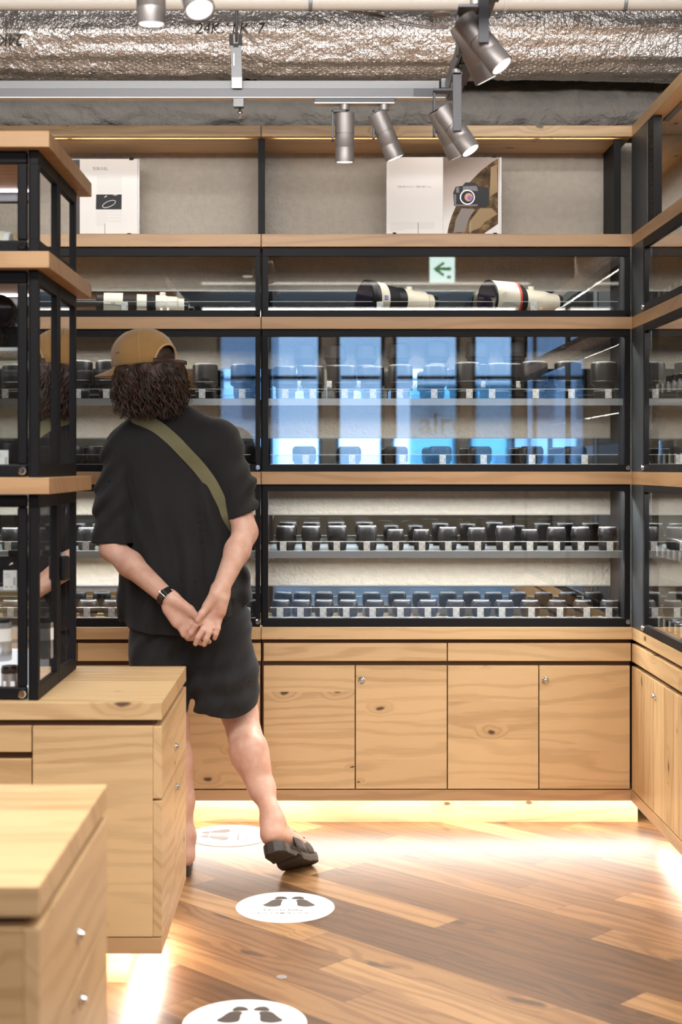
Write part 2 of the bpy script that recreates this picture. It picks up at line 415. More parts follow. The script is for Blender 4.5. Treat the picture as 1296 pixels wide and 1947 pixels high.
# the shop front behind the photographer: low sill wall, head, piers, windows to the street
bm = bmesh.new(); box(bm, -6, 4.2, -9.2, -9.0, 0, 1.15); box(bm, -6, 4.2, -9.2, -9.0, 3.15, 3.42)
for x0, x1 in ((-6, -1.38), (.02, .22), (.87, .98), (1.88, 2.04), (2.62, 2.80), (3.5, 3.66), (4.1, 4.2)): box(bm, x0, x1, -9.2, -9.0, 1.15, 3.15)
struct('wall_front', bm, M['room'])
for i, (x0, x1) in enumerate(((-1.38, .02), (.22, .87), (.98, 1.88), (2.04, 2.62), (2.80, 3.5), (3.66, 4.1))):
    o = struct('window_%d' % (i + 1), frame_bm(x0, x1, 1.15, 3.15, .05, -9.15, -9.05), M['steel'])
    bm = bmesh.new(); n = max(1, round((x1 - x0) / .8))
    for k in range(1, n): xx = x0 + (x1 - x0) * k / n; box(bm, xx - .025, xx + .025, -9.14, -9.06, 1.2, 3.1)
    box(bm, x0 + .06, x1 - .06, -9.14, -9.06, 2.46, 2.51)
    obj('mullion', bm, M['steel'], o)
    obj('pane', B(x0 + .05, x1 - .05, -9.105, -9.095, 1.2, 3.1), M['wglass'], o)
struct('trim_1', B(-6, 4.2, -14, -9.2, -.1, -.02), mat('pavement', (.3, .3, .32), .8))
def away(name, label, x0, x1, y0, y1, z, m, cat='building'):
    t = thing(name, label, cat, ((x0 + x1) / 2, (y0 + y1) / 2, 0))
    obj('wall', B(x0, x1, y0, y1, -.1, z), m, t)
    for k in range(3):
        for j in range(2): obj('window', B(x0 + (x1 - x0) * (k + .25) / 3, x0 + (x1 - x0) * (k + .75) / 3, y1, y1 + .03, .6 + j * 1.6, 1.5 + j * 1.6), M['wglass'], t)
away('building', 'blue-grey building across the street outside the shop front', -3.5, -.9, -21, -18, 5.2, mat('far_wall_blue', (.35, .42, .5), .8))
away('building', 'low teal building across the street outside the shop front', 1.9, 4.0, -20, -18, 2.9, mat('far_wall_teal', (.16, .33, .40), .8))

# ================================================================ BACK UNIT
# levels (tops / bottoms in metres)
ZT0, ZT1 = ZB(261), ZB(240)              # top board
ZA0, ZA1 = ZB(470), ZB(446)
ZS0, ZS1 = ZB(626), ZB(603)
ZC0, ZC1 = ZB(921), ZB(897)
ZK0, ZK1 = ZB(1215), ZB(1192)            # counter
YF, YW = 5.0, 5.26                        # face, wall panel
XM = XB(496.5); XR = XB(1200); XLm = XM - (XR - XM)
mods = [(XLm, XM, 'left'), (XM, XR, 'right')]
shelfinfo = [('top', ZT0, ZT1), ('upper', ZA0, ZA1), ('middle', ZS0, ZS1), ('lower', ZC0, ZC1)]
struct('wall_panel', B(XLm, 1.37, YW, YW + .03, ZK0, ZT1), M['plaster']).name = 'wall_back.001'
def led(parent, x0, x1, y0, y1, z, power, m='led', col=WARM, ang=0):
    obj('led_strip', B(x0, x1, y0, y1, z - .006, z), M[m], parent)
def strip_light(x, y, z, sx, sy, p, col=WARM, rot=(0, 0, 0)):
    area('shelf_light', (x, y, z), sx, sy, p, col, rot)
for x0, x1, side in mods:
    for nm, z0, z1 in shelfinfo:
        g = .0012
        lab = '%s oak shelf board of the back wall display, %s section' % (nm, side)
        t = thing('wood_shelf', lab, 'shelf', ((x0 + x1) / 2, 5.1, z0), group=None)
        xe = x1 - g if side == 'left' else x1
        bm = bmesh.new(); box(bm, x0 + g, xe, YF - .012, YW, z0, z1)
        if nm == 'top':
            bm.free(); bm = bmesh.new(); box(bm, x0 + g, xe, YF - .012, YF + .012, z0, z1); box(bm, x0 + g, xe, YF + .012, YF + .030, z0 + .022, z1); box(bm, x0 + g, xe, YF + .030, YW, z0, z1)
        obj('board', bm, M['oak_x'] if nm == 'top' else M['edge_x'], t, bevel=.0012)
        if nm == 'top': obj('led_profile', B(x0 + .03, x1 - .03, YF + .0125, YF + .0295, z0 + .017, z0 + .0219), M['rail'], t)
        else: obj('led_profile', B(x0 + .03, x1 - .03, YF + .04, YF + .06, z0 - .005, z0 - .0002), M['rail'], t)
    strip_light((x0 + x1) / 2, YF + .021, ZT0 + .0165, x1 - x0 - .1, .012, .5, WARM)
    for (z, p) in ((ZA0, 1.8), (ZS0, 4.5), (ZC0, 11.)):
        strip_light((x0 + x1) / 2, YF + .05, z - .008, x1 - x0 - .1, .014, p, WARM if z > 1.5 else NEUT, (R(-12), 0, 0))
    # counter
    t = tag(obj('oak_counter', B(x0 + .001, x1 - (.001 if side == 'left' else 0), YF - .012, YW, ZK0, ZK1), M['oak_x'], bevel=.0012),
            'narrow oak counter ledge under the glass cases on the back wall, %s section' % side, 'counter')
def lock_bm(x, z, y, r=.009):
    bm = lathe([(r, 0), (r, .006), (r * .75, .009), (r * .4, .009), (r * .35, .006)], 20)
    bmesh.ops.rotate(bm, verts=bm.verts, cent=(0, 0, 0), matrix=Matrix.Rotation(R(90), 3, 'X'))
    bmesh.ops.translate(bm, verts=bm.verts, vec=(x, y, z)); return bm
rows = [('top', ZS1, ZA0, (470, 487), (590, 603), None), ('middle', ZC1, ZS0, (626, 640), (883, 897), (757, 770)), ('bottom', ZK1, ZC0, (921, 934), (1176, 1190), (1049, 1062))]
for x0, x1, side in mods:
    for nm, z0, z1, tp, bt, mid in rows:
        t = thing('glass_case', 'black-framed sliding glass case on the back wall, %s row, %s section' % (nm, side), 'display case', ((x0 + x1) / 2, YF, z0))
        fx0, fx1 = x0 + .004, x1 - .004
        zt = ZB(tp[1]); zb = ZB(bt[0])
        obj('frame', frame_bm(fx0, fx1, z0 + .0002, z1 - .0002, .02, YF, YF + .022, bot=zb - z0 - .0002, top=z1 - zt - .0002, side=.0165 if side == 'left' else .02), M['steel'], t, bevel=.0008)
        gl = obj('glass_door', B(fx0 + .015, fx1 - .015, YF + .008, YF + .013, zb - .004, zt + .004), M['glass'], t)
        obj('lock', lock_bm(x1 - .012, ZB(bt[0] + 6), YF - .001), M['steel'] if nm == 'top' else M['chrome'], t)
        obj('mirror_strip', B(fx0 + .004, fx1 - .004, YW - .006, YW - .001, z0 + .002, z0 + .122), M['mirror'], t)
        obj('mirror_edge', B(fx0 + .004, fx1 - .004, YW - .0065, YW - .001, z0 + .122, z0 + .126), M['shelf_metal'], t)
        obj('acrylic_lip', B(x0 + .03, x1 - .04, YF + .035, YF + .038, z0 + .001, zb + .034), M['acrylic'], t)
        obj('lip_edge', B(x0 + .03, x1 - .04, YF + .0345, YF + .0385, zb + .034, zb + .0355), M['card'], t)
        if nm != 'top': obj('lip_edge', B(x0 + .03, x1 - .04, YF + .0345, YF + .0385, zb, zb + .0015), M['card'], t)
        if mid:
            zm1, zm0 = ZB(mid[0]), ZB(mid[1])
            bm = B(fx0 + .004, fx1 - .004, YF + .03, YF + .034, zm0, zm1); box(bm, fx0 + .004, fx1 - .004, YF + .034, YW - .001, zm1 - .005, zm1)
            obj('metal_shelf', bm, M['shelf_metal'], t)
            obj('led_profile', B(x0 + .05, x1 - .05, YF + .040, YF + .060, zm1 - .009, zm1 - .0051), M['rail'], t)
            obj('mirror_strip', B(fx0 + .004, fx1 - .004, YW - .006, YW - .001, zm1, zm1 + .12), M['mirror'], t)
            obj('mirror_edge', B(fx0 + .004, fx1 - .004, YW - .0065, YW - .001, zm1 + .12, zm1 + .124), M['shelf_metal'], t)
            obj('acrylic_lip', B(x0 + .03, x1 - .04, YF + .031, YF + .034, zm1, zm1 + .033), M['acrylic'], t)
            obj('lip_edge', B(x0 + .03, x1 - .04, YF + .0305, YF + .0345, zm1 + .033, zm1 + .0345), M['card'], t)
            strip_light((x0 + x1) / 2, YF + .050, zm1 - .0105, x1 - x0 - .12, .012, 3.2 if nm == 'middle' else 9.5, NEUT, (R(-12), 0, 0))
# side cheeks of the cases and the slotted uprights
for xx, lab in ((XM, 'dark steel upright fin between the two sections of the open top shelf'), (XR - .045, 'dark steel upright fin at the right end of the open top shelf'), (XLm + .01, 'dark steel upright fin at the left end of the open top shelf')):
    t = thing('shelf_upright', lab, 'upright', (xx, 5.1, ZA1))
    obj('fin', B(xx - .002, xx + .003, YF + .03, YW, ZA1 + .001, ZT0 - .001), M['steel'], t)
    obj('post', B(xx - .012, xx + .012, YF + .02, YF + .034, ZA1 + .001, ZT0 - .001), M['steel'], t)
for (z0, z1, nm) in ((ZK1, ZC0, 'bottom'), (ZC1, ZS0, 'middle'), (ZS1, ZA0, 'top')):
    for xx, sd in ((XM, 'between the left and right sections'), (XR - .02, 'at the corner')):
        tag(obj('steel_panel', B(xx - .003, xx + .003, YF + .03, YW - .007, z0 + .002, z1 - .002), M['steel']), 'dark steel side panel inside the %s back wall case, %s' % (nm, sd), 'panel')
# base cabinets
ZD1, ZD0 = ZB(1223), ZB(1257); ZE1, ZE0 = ZB(1266), ZB(1500); ZP0, ZP1 = ZB(1522), ZB(1502)
def knob_at(parent, x, z, y, r=.012):
    bm = lathe([(r, 0), (r, .002), (r * .8, .004), (r * .62, .004), (r * .55, .009), (r * .3, .010)], 24)
    bmesh.ops.rotate(bm, verts=bm.verts, cent=(0, 0, 0), matrix=Matrix.Rotation(R(90), 3, 'X'))
    bmesh.ops.translate(bm, verts=bm.verts, vec=(x, y, z)); return obj('knob', bm, M['chrome'], parent)
for x0, x1, side in mods:
    t = thing('base_cabinet', 'knotty oak base cabinet with drawers and four doors along back wall, %s section' % side, 'cabinet', ((x0 + x1) / 2, 5.1, 0))
    b = bmesh.new(); box(b, x0 + .002, x1 - .002, YF + .022, YW + .25, ZP1, ZK0 - .001); obj('carcass', b, M['gap'], t)
    obj('base_board', B(x0 + .001, x1 - (.001 if side == 'left' else 0), YF - .003, YF + .25, ZP0, ZP1), M['edge_x'], t, bevel=.001)
    obj('plinth', B(x0, x1 + (.06 if side == 'right' else 0), 5.17, 5.3, 0, ZP0), M['oak_x'], t)
    w_ = XB(851) - XB(501) ; dx0 = x0 + (XB(501) - XM)
    for k in range(2):
        obj('drawer', B(dx0 + k * w_, dx0 + k * w_ + XB(849) - XB(501), YF, YF + .021, ZD0, ZD1), M['oak_x'], t, bevel=.0012)
    offs = [(501, 674), (676, 849), (851, 1023), (1025, 1197)]
    for k, (a, c) in enumerate(offs):
        xa = XB(a) - XM + x0; xc = XB(c) - XM + x0
        d = obj('door', B(xa, xc, YF, YF + .021, ZE0, ZE1), M['oak_x'], t, bevel=.0012)
        if k in (1, 3): knob_at(d, xa + .021, ZB(1293.5), YF - .0005)

# ================================================================ RIGHT UNIT (its face looks to the left, plane X = XR)
RY0 = 2.40; XB2 = 1.37
rys = [(3.69, 5.0, 'far'), (2.38, 3.688, 'near')]
def SW(bm):  # nothing to swap; kept for clarity
    return bm
for y0, y1, side in rys:
    for nm, z0, z1 in shelfinfo:
        t = thing('wood_shelf', '%s oak shelf board of the display on the right, %s section' % (nm, side), 'shelf', (1.2, (y0 + y1) / 2, z0))
        obj('board', B(XR, XB2, y0 + .001, y1 + (.012 if side == 'far' and False else 0) - .001 * (side == 'near') , z0, z1), M['oak_y'] if nm == 'top' else M['edge_y'], t, bevel=.0012)
        obj('led_profile', B(XR + .05, XR + .07, y0 + .05, y1 - .2 * (side == 'far') - .05, z0 - .005, z0 - .0002), M['rail'], t)
    for (z, p) in ((ZT0, 1.2), (ZA0, 1.8), (ZS0, 3.0), (ZC0, 4.2)):
        strip_light(XR + .06, (y0 + y1) / 2 - .06, z - .008, .014, y1 - y0 - .25, p, WARM if z > 1.5 else NEUT, (0, R(12), 0))
    tag(obj('oak_counter', B(XR, XB2, y0, y1, ZK0, ZK1), M['oak_y'], bevel=.0012), 'oak counter ledge under the glass cases on the right, %s section' % side, 'counter')
    for nm, z0, z1, tp, bt, mid in rows:
        t = thing('glass_case', 'black-framed glass case seen edge-on at right, %s row, %s section' % (nm, side), 'display case', (XR, (y0 + y1) / 2, z0))
        fy0, fy1 = y0 + .004, y1 - (.18 if side == 'far' else .004)
        zt = ZB(tp[1]); zb = ZB(bt[0])
        bm = bmesh.new()
        box(bm, XR, XR + .022, fy0, fy1, z0 + .001, zb); box(bm, XR, XR + .022, fy0, fy1, zt, z1 - .001)
        box(bm, XR, XR + .022, fy0, fy0 + .02, zb, zt); box(bm, XR, XR + .022, fy1 - .02, fy1, zb, zt)
        obj('frame', bm, M['steel'], t, bevel=.0008)
        obj('glass_door', B(XR + .008, XR + .013, fy0 + .015, fy1 - .015, zb - .004, zt + .004), M['glass'], t)
        bm = lock_bm(0, 0, 0, .008); bmesh.ops.rotate(bm, verts=bm.verts, cent=(0, 0, 0), matrix=Matrix.Rotation(R(-90), 3, 'Z'))
        bmesh.ops.translate(bm, verts=bm.verts, vec=(XR - .001, fy1 - .015, ZB(bt[0] + 6))); obj('lock', bm, M['chrome'], t)
        obj('mirror_strip', B(XB2 - .006, XB2 - .001, fy0, fy1, z0 + .002, z0 + .122), M['mirror'], t)
        obj('back_panel', B(XB2 - .001, XB2 + .02, y0, y1, z0, z1), M['plaster'], t)
        obj('acrylic_lip', B(XR + .035, XR + .038, fy0, fy1, z0 + .001, zb + .034), M['acrylic'], t)
        if mid:
            zm1, zm0 = ZB(mid[0]), ZB(mid[1])
            obj('metal_shelf', B(XR + .03, XB2 - .001, fy0, fy1, zm0, zm1), M['shelf_metal'], t)
            obj('acrylic_lip', B(XR + .031, XR + .034, fy0, fy1, zm1, zm1 + .033), M['acrylic'], t)
            strip_light(XR + .07, (y0 + y1) / 2 - .06, zm0 - .008, .012, y1 - y0 - .3, 2.2, NEUT, (0, R(12), 0))
        if side == 'far':
            obj('slotted_upright', B(XR + .03, XR + .055, 4.93, 4.95, z0 + .002, z1 - .002), M['steel'], t)
            bm = bmesh.new(); zz = z0 + .02
            while zz < z1 - .02: box(bm, XR + .040, XR + .045, 4.928, 4.93, zz, zz + .010); zz += .018
            obj('slot_row', bm, M['dark'], t)
            obj('mirror_panel', B(XR + .085, XB2 - .002, 4.955, 4.97, z0 + .003, z1 - .003), M['mirror'], t)
    # open niche above
    t = thing('niche_back_board', 'plaster-covered back board of the open top niche at right, %s section' % side, 'panel', (XB2, (y0 + y1) / 2, ZA1))
    obj('board', B(XB2 - .001, XB2 + .02, y0, y1, ZA1, ZT0), M['plaster'], t)
    # base
    t = thing('base_cabinet', 'oak base cabinet at the right edge running toward the viewer, %s section' % side, 'cabinet', (1.2, (y0 + y1) / 2, 0))
    obj('carcass', B(XR + .022, XB2 + .02, y0 + .002, y1 + .1 * (side == 'far'), ZP1, ZK0 - .001), M['gap'], t)
    obj('base_board', B(XR - .003, XR + .2, y0, y1 - .003, ZP0, ZP1), M['edge_y'], t, bevel=.001)
    obj('plinth', B(XR + .16, XR + .2, y0 + .001, y1 + .16 * (side == 'far'), 0, ZP0), M['oak_y'], t)
    L = (y1 - y0 - .006) / 4
    for k in range(2): obj('drawer', B(XR, XR + .021, y0 + .003 + 2 * k * L, y0 + 2 * (k + 1) * L, ZD0, ZD1), M['oak_y'], t, bevel=.0012)
    for k in range(4):
        d = obj('door', B(XR, XR + .021, y0 + .003 + k * L, y0 + (k + 1) * L, ZE0, ZE1), M['oak_z'], t, bevel=.0012)
        if k in (0, 2):
            bm = lathe([(.012, 0), (.012, .002), (.009, .004), (.007, .009), (.004, .010)], 24)
            bmesh.ops.rotate(bm, verts=bm.verts, cent=(0, 0, 0), matrix=Matrix.Rotation(R(-90), 3, 'Y'))
            bmesh.ops.translate(bm, verts=bm.verts, vec=(XR - .0005, y0 + (k + 1) * L - .02, ZB(1293.5))); obj('knob', bm, M['chrome'], d)
# corner posts
for z0, z1, nm in ((ZK1, ZC0, 'bottom'), (ZC1, ZS0, 'middle'), (ZS1, ZA0, 'top'), (ZA1, ZT0, 'open')):
    t = thing('corner_post', 'grey-blue steel corner post where the two displays meet, %s row' % nm, 'post', (XR, 4.91, z0))
    obj('post', B(XR, XR + .03, 4.822 if nm != 'open' else 4.76, 4.999, z0 + .001, z1 - .001), M['steel_blue'], t, bevel=.001)
t = thing('slotted_upright', 'black slotted shelf upright beside the corner post in the top niche', 'upright', (XR + .03, 4.73, ZA1))
obj('upright', B(XR + .002, XR + .03, 4.68, 4.758, ZA1 + .001, ZT0 - .001), M['steel'], t)
bm = bmesh.new(); zz = ZA1 + .02
while zz < ZT0 - .02: box(bm, XR + .0005, XR + .002, 4.705, 4.72, zz, zz + .012); zz += .02
obj('slot_row', bm, M['dark'], t)
tag(obj('mirror_panel', B(XR + .06, XB2 - .002, 4.96, 4.975, ZA1 + .001, ZT0 - .001), M['mirror']), 'mirror closing the end of the top niche at the right corner', 'mirror')

# ================================================================ ISLANDS
def island(y0, y1, xr, xl, label, corner_panel=True):
    t = thing('island_counter', label, 'cabinet', ((xr + xl) / 2, (y0 + y1) / 2, 0))
    obj('countertop', B(xl, xr, y0, y1, .686, .7275), M['oak_x'], t, bevel=.0012)
    obj('carcass', B(xl + .02, xr - .022, y0 + .022, y1 - .022, .16, .686), M['gap'], t)
    obj('base_board', B(xl, xr, y0, y1, .124, .162), M['edge_x'], t, bevel=.001)
    obj('plinth', B(xl + .1, xr - .102, y0 + .155, y1 - .155, 0, .124), M['oak_x'], t)
    # right side: one drawer over two doors
    obj('drawer', B(xr - .021, xr, y0 + .001, y1 - .001, .497, .670), M['oak_y'], t, bevel=.0012)
    ym = (y0 + y1) / 2
    def kn(p, y, z):
        bm = lathe([(.012, 0), (.012, .002), (.009, .004), (.007, .009), (.004, .010)], 24)
        bmesh.ops.rotate(bm, verts=bm.verts, cent=(0, 0, 0), matrix=Matrix.Rotation(R(90), 3, 'Y'))
        bmesh.ops.translate(bm, verts=bm.verts, vec=(xr + .0005, y, z)); obj('knob', bm, M['chrome'], p)
    kn(t.children[-1], ym, .56)
    for a, b in ((y0 + .001, ym - .001), (ym + .001, y1 - .001)):
        d = obj('door', B(xr - .021, xr, a, b, .165, .491), M['oak_y'], t, bevel=.0012)
        if a > ym: kn(d, ym + .022, .45)
    # front and back
    for ya, yb in ((y0, y0 + .021), (y1 - .021, y1)):
        obj('corner_panel', B(xr - .31, xr - .0215, ya, yb, .165, .671), M['oak_x'], t, bevel=.0012)
        xx = xr - .313
        while xx > xl + .1:
            xb_ = max(xl, xx - .45)
            obj('drawer', B(xb_ + .002, xx, ya, yb, .609, .671), M['oak_x'], t, bevel=.0012)
            obj('door', B(xb_ + .002, xx, ya, yb, .165, .592), M['oak_x'], t, bevel=.0012)
            xx = xb_
    return t
XI = -.3796
island(3.41, 4.03, XI, -2.4, 'knotty oak island counter in the middle distance, carrying the glass tower')
island(1.92, 2.535, XI, -2.0, 'blurred oak island counter nearest the viewer at lower left')
TX = -.682; TY0, TY1 = 3.44, 3.98; TXL = -2.3
for nm, z0, z1 in (('top', 2.062, 2.101), ('upper', 1.772, 1.812), ('lower', 1.228, 1.268)):
    t = thing('wood_shelf', '%s oak board of the glass display tower standing on the island' % nm, 'shelf', (-1.4, 3.7, z0))
    obj('board', B(-2.4, -.650, 3.41, 4.045, z0, z1), M['edge_x'], t, bevel=.0015)
    led(t, -2.2, -.80, 3.93, 3.945, z0, 0, 'ledp')
    strip_light(-1.45, 3.93, z0 - .01, 1.3, .014, 4.0, (1, .92, .92), (R(15), 0, 0))
for nm, z0, z1, mids in (('top', 1.812, 2.062, []), ('middle', 1.268, 1.772, [1.585]), ('bottom', .7275, 1.228, [.985])):
    t = thing('glass_case', 'black-framed glass case of the island tower, %s tier' % nm, 'display case', (-1.4, 3.7, z0))
    # front sliding door: frame, gap, corner post
    xd1 = XB(50, 3.44)
    for fy, g in ((TY0 + .004, 0), (TY1 - .024, 1)):
        obj('frame', frame_bm(-1.49, xd1, z0 + .002, z1 - .002, .03, fy, fy + .02, side=.023, bot=.03, top=.03), M['steel'], t, bevel=.004)
        obj('glass_door', B(-1.48, xd1 - .01, fy + .008, fy + .012, z0 + .02, z1 - .02), M['glass'], t)
        obj('frame', frame_bm(-2.3, -1.492, z0 + .002, z1 - .002, .03, fy, fy + .02, side=.023), M['steel'], t, bevel=.004)
    if nm != 'none': obj('lock', lock_bm(XB(42, 3.44), z0 + .016, TY0 + .003, .010), M['steel'] if nm == 'top' else M['chrome'], t)
    # right side frames
    for a, b in ((TY0, (TY0 + TY1) / 2), ((TY0 + TY1) / 2 + .004, TY1)):
        bm = bmesh.new()
        box(bm, TX - .020, TX, a, b, z0 + .001, z0 + .034); box(bm, TX - .020, TX, a, b, z1 - .034, z1 - .001)
        box(bm, TX - .020, TX, a, a + .024, z0 + .034, z1 - .034); box(bm, TX - .020, TX, b - .024, b, z0 + .034, z1 - .034)
        obj('side_frame', bm, M['steel'], t, bevel=.001)
        obj('side_glass', B(TX - .012, TX - .008, a + .02, b - .02, z0 + .03, z1 - .03), M['glass'], t)
    for yy in (TY0, TY1 - .02): obj('corner_post', B(TX - .024, TX - .0205, yy, yy + .02, z0 + .001, z1 - .001), M['steel'], t)
    for zm in mids:
        obj('glass_shelf', B(-2.28, TX - .05, 3.56, 3.90, zm, zm + .008), M['acrylic'], t)
        obj('shelf_edge', B(-2.28, TX - .05, 3.558, 3.56, zm, zm + .008), M['card'], t)
        obj('acrylic_lip', B(-2.28, TX - .06, 3.548, 3.551, zm, zm + .04), M['acrylic'], t)
tag(obj('light_box', B(-1.7, -.735, 3.50, 3.86, .729, .80), M['lightbox'], bevel=.003), 'glowing white display plinth on the floor of the island tower bottom tier', 'display stand')

# ================================================================ CEILING SERVICES
def duct():
    t = thing('foil_duct', 'big crumpled foil-wrapped duct running across under the ceiling', 'duct', (0, 5.14, 2.86))
    bm = bmesh.new(); nx, na = 620, 110; Rr = .165; rings = []
    for i in range(nx + 1):
        x = -2.6 + 4.15 * i / nx; ring = []
        # bulges between tape seams
        seam = min(abs(((x + .26) % .86) - .0), abs(((x + .26) % .86) - .86))
        pinch = .010 * math.exp(-(seam / .035) ** 2)
        for k in range(na):
            a = 2 * math.pi * k / na
            p = Vector((x * 3.0, math.cos(a) * .9, math.sin(a) * .9))
            crum = math.exp(-(seam / .12) ** 2)
            d = .015 * noise.noise(Vector((x * 1.6, a * 4.0, 1.3))) + .004 * noise.noise(Vector((x * 14, a * 6, 4.0))) + .0065 * crum * noise.noise(Vector((x * 45, a * 9, 7.))) + .0022 * noise.noise(Vector((x * 60, a * 22, 2.)))
            r = Rr - pinch + d
            ring.append(bm.verts.new((x, math.cos(a) * r, math.sin(a) * r)))
        rings.append(ring)
    for a, b in zip(rings, rings[1:]):
        for k in range(na):
            f = bm.faces.new((a[k], a[(k + 1) % na], b[(k + 1) % na], b[k])); f.smooth = True
    bmesh.ops.recalc_face_normals(bm, faces=bm.faces)
    obj('foil_wrap', bm, M['foil'], t, local=True)
    for txt, px, py, flip in (('24K', 396, 57, False), ('ALK', 448, 57, False), ('7', 496, 57, False), ('24K', 20, 75, True)):
        bm = text_bm(txt, .052, .0004); bmesh.ops.rotate(bm, verts=bm.verts, cent=(0, 0, 0), matrix=Matrix.Rotation(R(180 if flip else 0), 3, 'Z'))
        sh = .18
        for v in bm.verts:
            x, y, z = v.co; x += y * sh
            ang = math.asin(max(-1, min(1, (y + (W(0, py, 4.98).z - 2.86)) / .175)))
            v.co = Vector((x, -(.176 - z) * math.cos(ang), (.176 - z) * math.sin(ang)))
        bmesh.ops.translate(bm, verts=bm.verts, vec=(XB(px, 4.98), 0, 0))
        obj('print', bm, M['inkd'], t, local=True)
duct()
def rockpipe(name, label, x0, x1, y, z, r, m, amp=.018):
    bm = bmesh.new(); nx, na = int((x1 - x0) * 120), 70; rings = []
    for i in range(nx + 1):
        x = x0 + (x1 - x0) * i / nx; ring = []
        for k in range(na):
            a = 2 * math.pi * k / na
            d = amp * (noise.fractal(Vector((x * 9, math.cos(a) * r * 40 / 4, math.sin(a) * r * 40 / 4)), 1., 2., 4))
            ring.append(bm.verts.new((x, y + math.cos(a) * (r + d), z + math.sin(a) * (r + d))))
        rings.append(ring)
    for a, b in zip(rings, rings[1:]):
        for k in range(na):
            f = bm.faces.new((a[k], a[(k + 1) % na], b[(k + 1) % na], b[k])); f.smooth = True
    bm.faces.new(rings[0]); bm.faces.new(list(reversed(rings[-1])))
    bmesh.ops.recalc_face_normals(bm, faces=bm.faces)
    return tag(obj(name, bm, m), label, 'pipe')
rockpipe('insulated_pipe', 'grey rough sprayed-insulation pipe running just above the oak top board', -2.6, 1.5, 5.44, 2.665, .10, M['rock'])
bm = bmesh.new()
for i in range(161):
    pass
def rough_slab():
    bm = bmesh.new(); nx, nz = 260, 50; vv = []
    for i in range(nx + 1):
        col = []
        for j in range(nz + 1):
            x = -2.8 + 4.6 * i / nx; z = 2.5 + .92 * j / nz
            col.append(bm.verts.new((x, 5.585 - .03 * noise.fractal(Vector((x * 6, z * 6, 0)), 1., 2., 4), z)))
        vv.append(col)
    for i in range(nx):
        for j in range(nz): f = bm.faces.new((vv[i][j], vv[i + 1][j], vv[i + 1][j + 1], vv[i][j + 1])); f.smooth = True
    o = struct('wall_back.002', bm, M['rock']); return o
bm.free(); rough_slab()
t = thing('ceiling_pipe', 'smooth beige pipe crossing the very top of the view', 'pipe', (0, 4.6, 2.79))
obj('pipe', tube([(-2.6, 4.6, 2.80), (3.2, 4.6, 2.80)], .028, 24), M['pipe'], t)
for px in (590, 960, 1187):
    obj('coupling', tube([(XB(px, 4.6) - .006, 4.6, 2.80), (XB(px, 4.6) + .006, 4.6, 2.80)], .0305, 24), M['rail'] if px != 960 else M['pipe'], t)
# track across, and the one coming toward the viewer
TYt = 4.6
t = thing('lighting_track', 'long grey lighting track hanging across in front of the foil duct', 'track', (0, TYt, 2.50))
zt0 = HC - (187 - 886) * TYt / 2700; zt1 = HC - (171 - 886) * TYt / 2700; zt2 = HC - (155 - 886) * TYt / 2700
xe = XB(846, TYt)
obj('track', B(-2.4, xe, TYt - .018, TYt + .018, zt0, zt1), M['railg'], t, bevel=.001)
obj('bottom_edge', B(-2.4, xe, TYt - .019, TYt + .019, zt0 - .003, zt0), M['card'], t)
obj('channel', B(-2.4, xe - .02, TYt - .012, TYt + .022, zt1, zt2), M['rail'], t, bevel=.001)
obj('end_box', B(XB(785, TYt), xe, TYt - .020, TYt + .02, zt0 + .001, zt1), M['lamp_arm'], t)
obj('end_bracket', B(xe - .015, xe + .012, TYt - .03, TYt + .03, zt1, zt2 + .002), M['rail'], t)
x2 = XB(862, TYt)
t = thing('lighting_track', 'lighting track running toward the viewer at upper right', 'track', (x2, 3.5, 2.50))
obj('track', B(x2 - .018, x2 + .018, 2.2, TYt + .03, zt0, zt1), M['railg'], t)
obj('bottom_edge', B(x2 - .004, x2 + .004, 2.2, TYt + .02, zt0 - .002, zt0), M['dark'], t)
obj('channel', B(x2 - .02, x2 + .014, 2.2, TYt + .03, zt1, zt2), M['rail'], t)
obj('side_rail', B(x2 - .03, x2 - .022, 2.2, TYt, zt0, zt2 - .004), M['rail'], t)
t = thing('track_hanger', 'galvanised hanger clip and threaded rod holding the track, left of centre', 'hanger', (XB(450, 4.6), 4.6, zt0))
xh = XB(449, 4.6)
obj('rod', tube([(xh, 4.61, zt2), (xh, 4.61, 3.42)], .0045, 10), M['lamp_arm'], t)
zc1 = HC - (78 - 886) * 4.6 / 2700
bm = bmesh.new()
prism(bm, [(xh - .019, zc1), (xh - .006, zc1 - .0), (xh - .006, zc1 - .012), (xh + .006, zc1 - .012), (xh + .006, zc1), (xh + .019, zc1), (xh + .017, zc1 - .05), (xh + .021, zc1 - .14), (xh + .021, zt2 - .012), (xh - .014, zt2 - .012), (xh - .015, zc1 - .05)], 4.572, 4.578)
obj('clip_plate', bm, M['rail'], t)
bm = bmesh.new(); box(bm, xh - .021, xh - .008, 4.566, 4.572, zc1 - .022, zc1 + .012); box(bm, xh + .008, xh + .021, 4.566, 4.572, zc1 - .022, zc1 + .012); box(bm, xh - .008, xh + .008, 4.566, 4.572, zc1 - .028, zc1 - .018)
obj('black_spring', bm, M['dark'], t)
bm = bmesh.new(); box(bm, xh - .012, xh + .020, 4.566, 4.572, zt2 - .03, zt2 + .004); box(bm, xh - .008, xh - .003, 4.567, 4.572, zc1 - .09, zc1 - .05); obj('lug', bm, M['silver'], t)
bm = bmesh.new(); box(bm, xh - .008, xh + .024, 4.585, 4.615, zt0 - .030, zt0 - .004); obj('bottom_clamp', bm, M['rail'], t)
obj('bolt', tube([(xh + .012, 4.6, zt0 - .062), (xh + .012, 4.6, zt0 - .028)], .005, 10), M['chrome'], t)
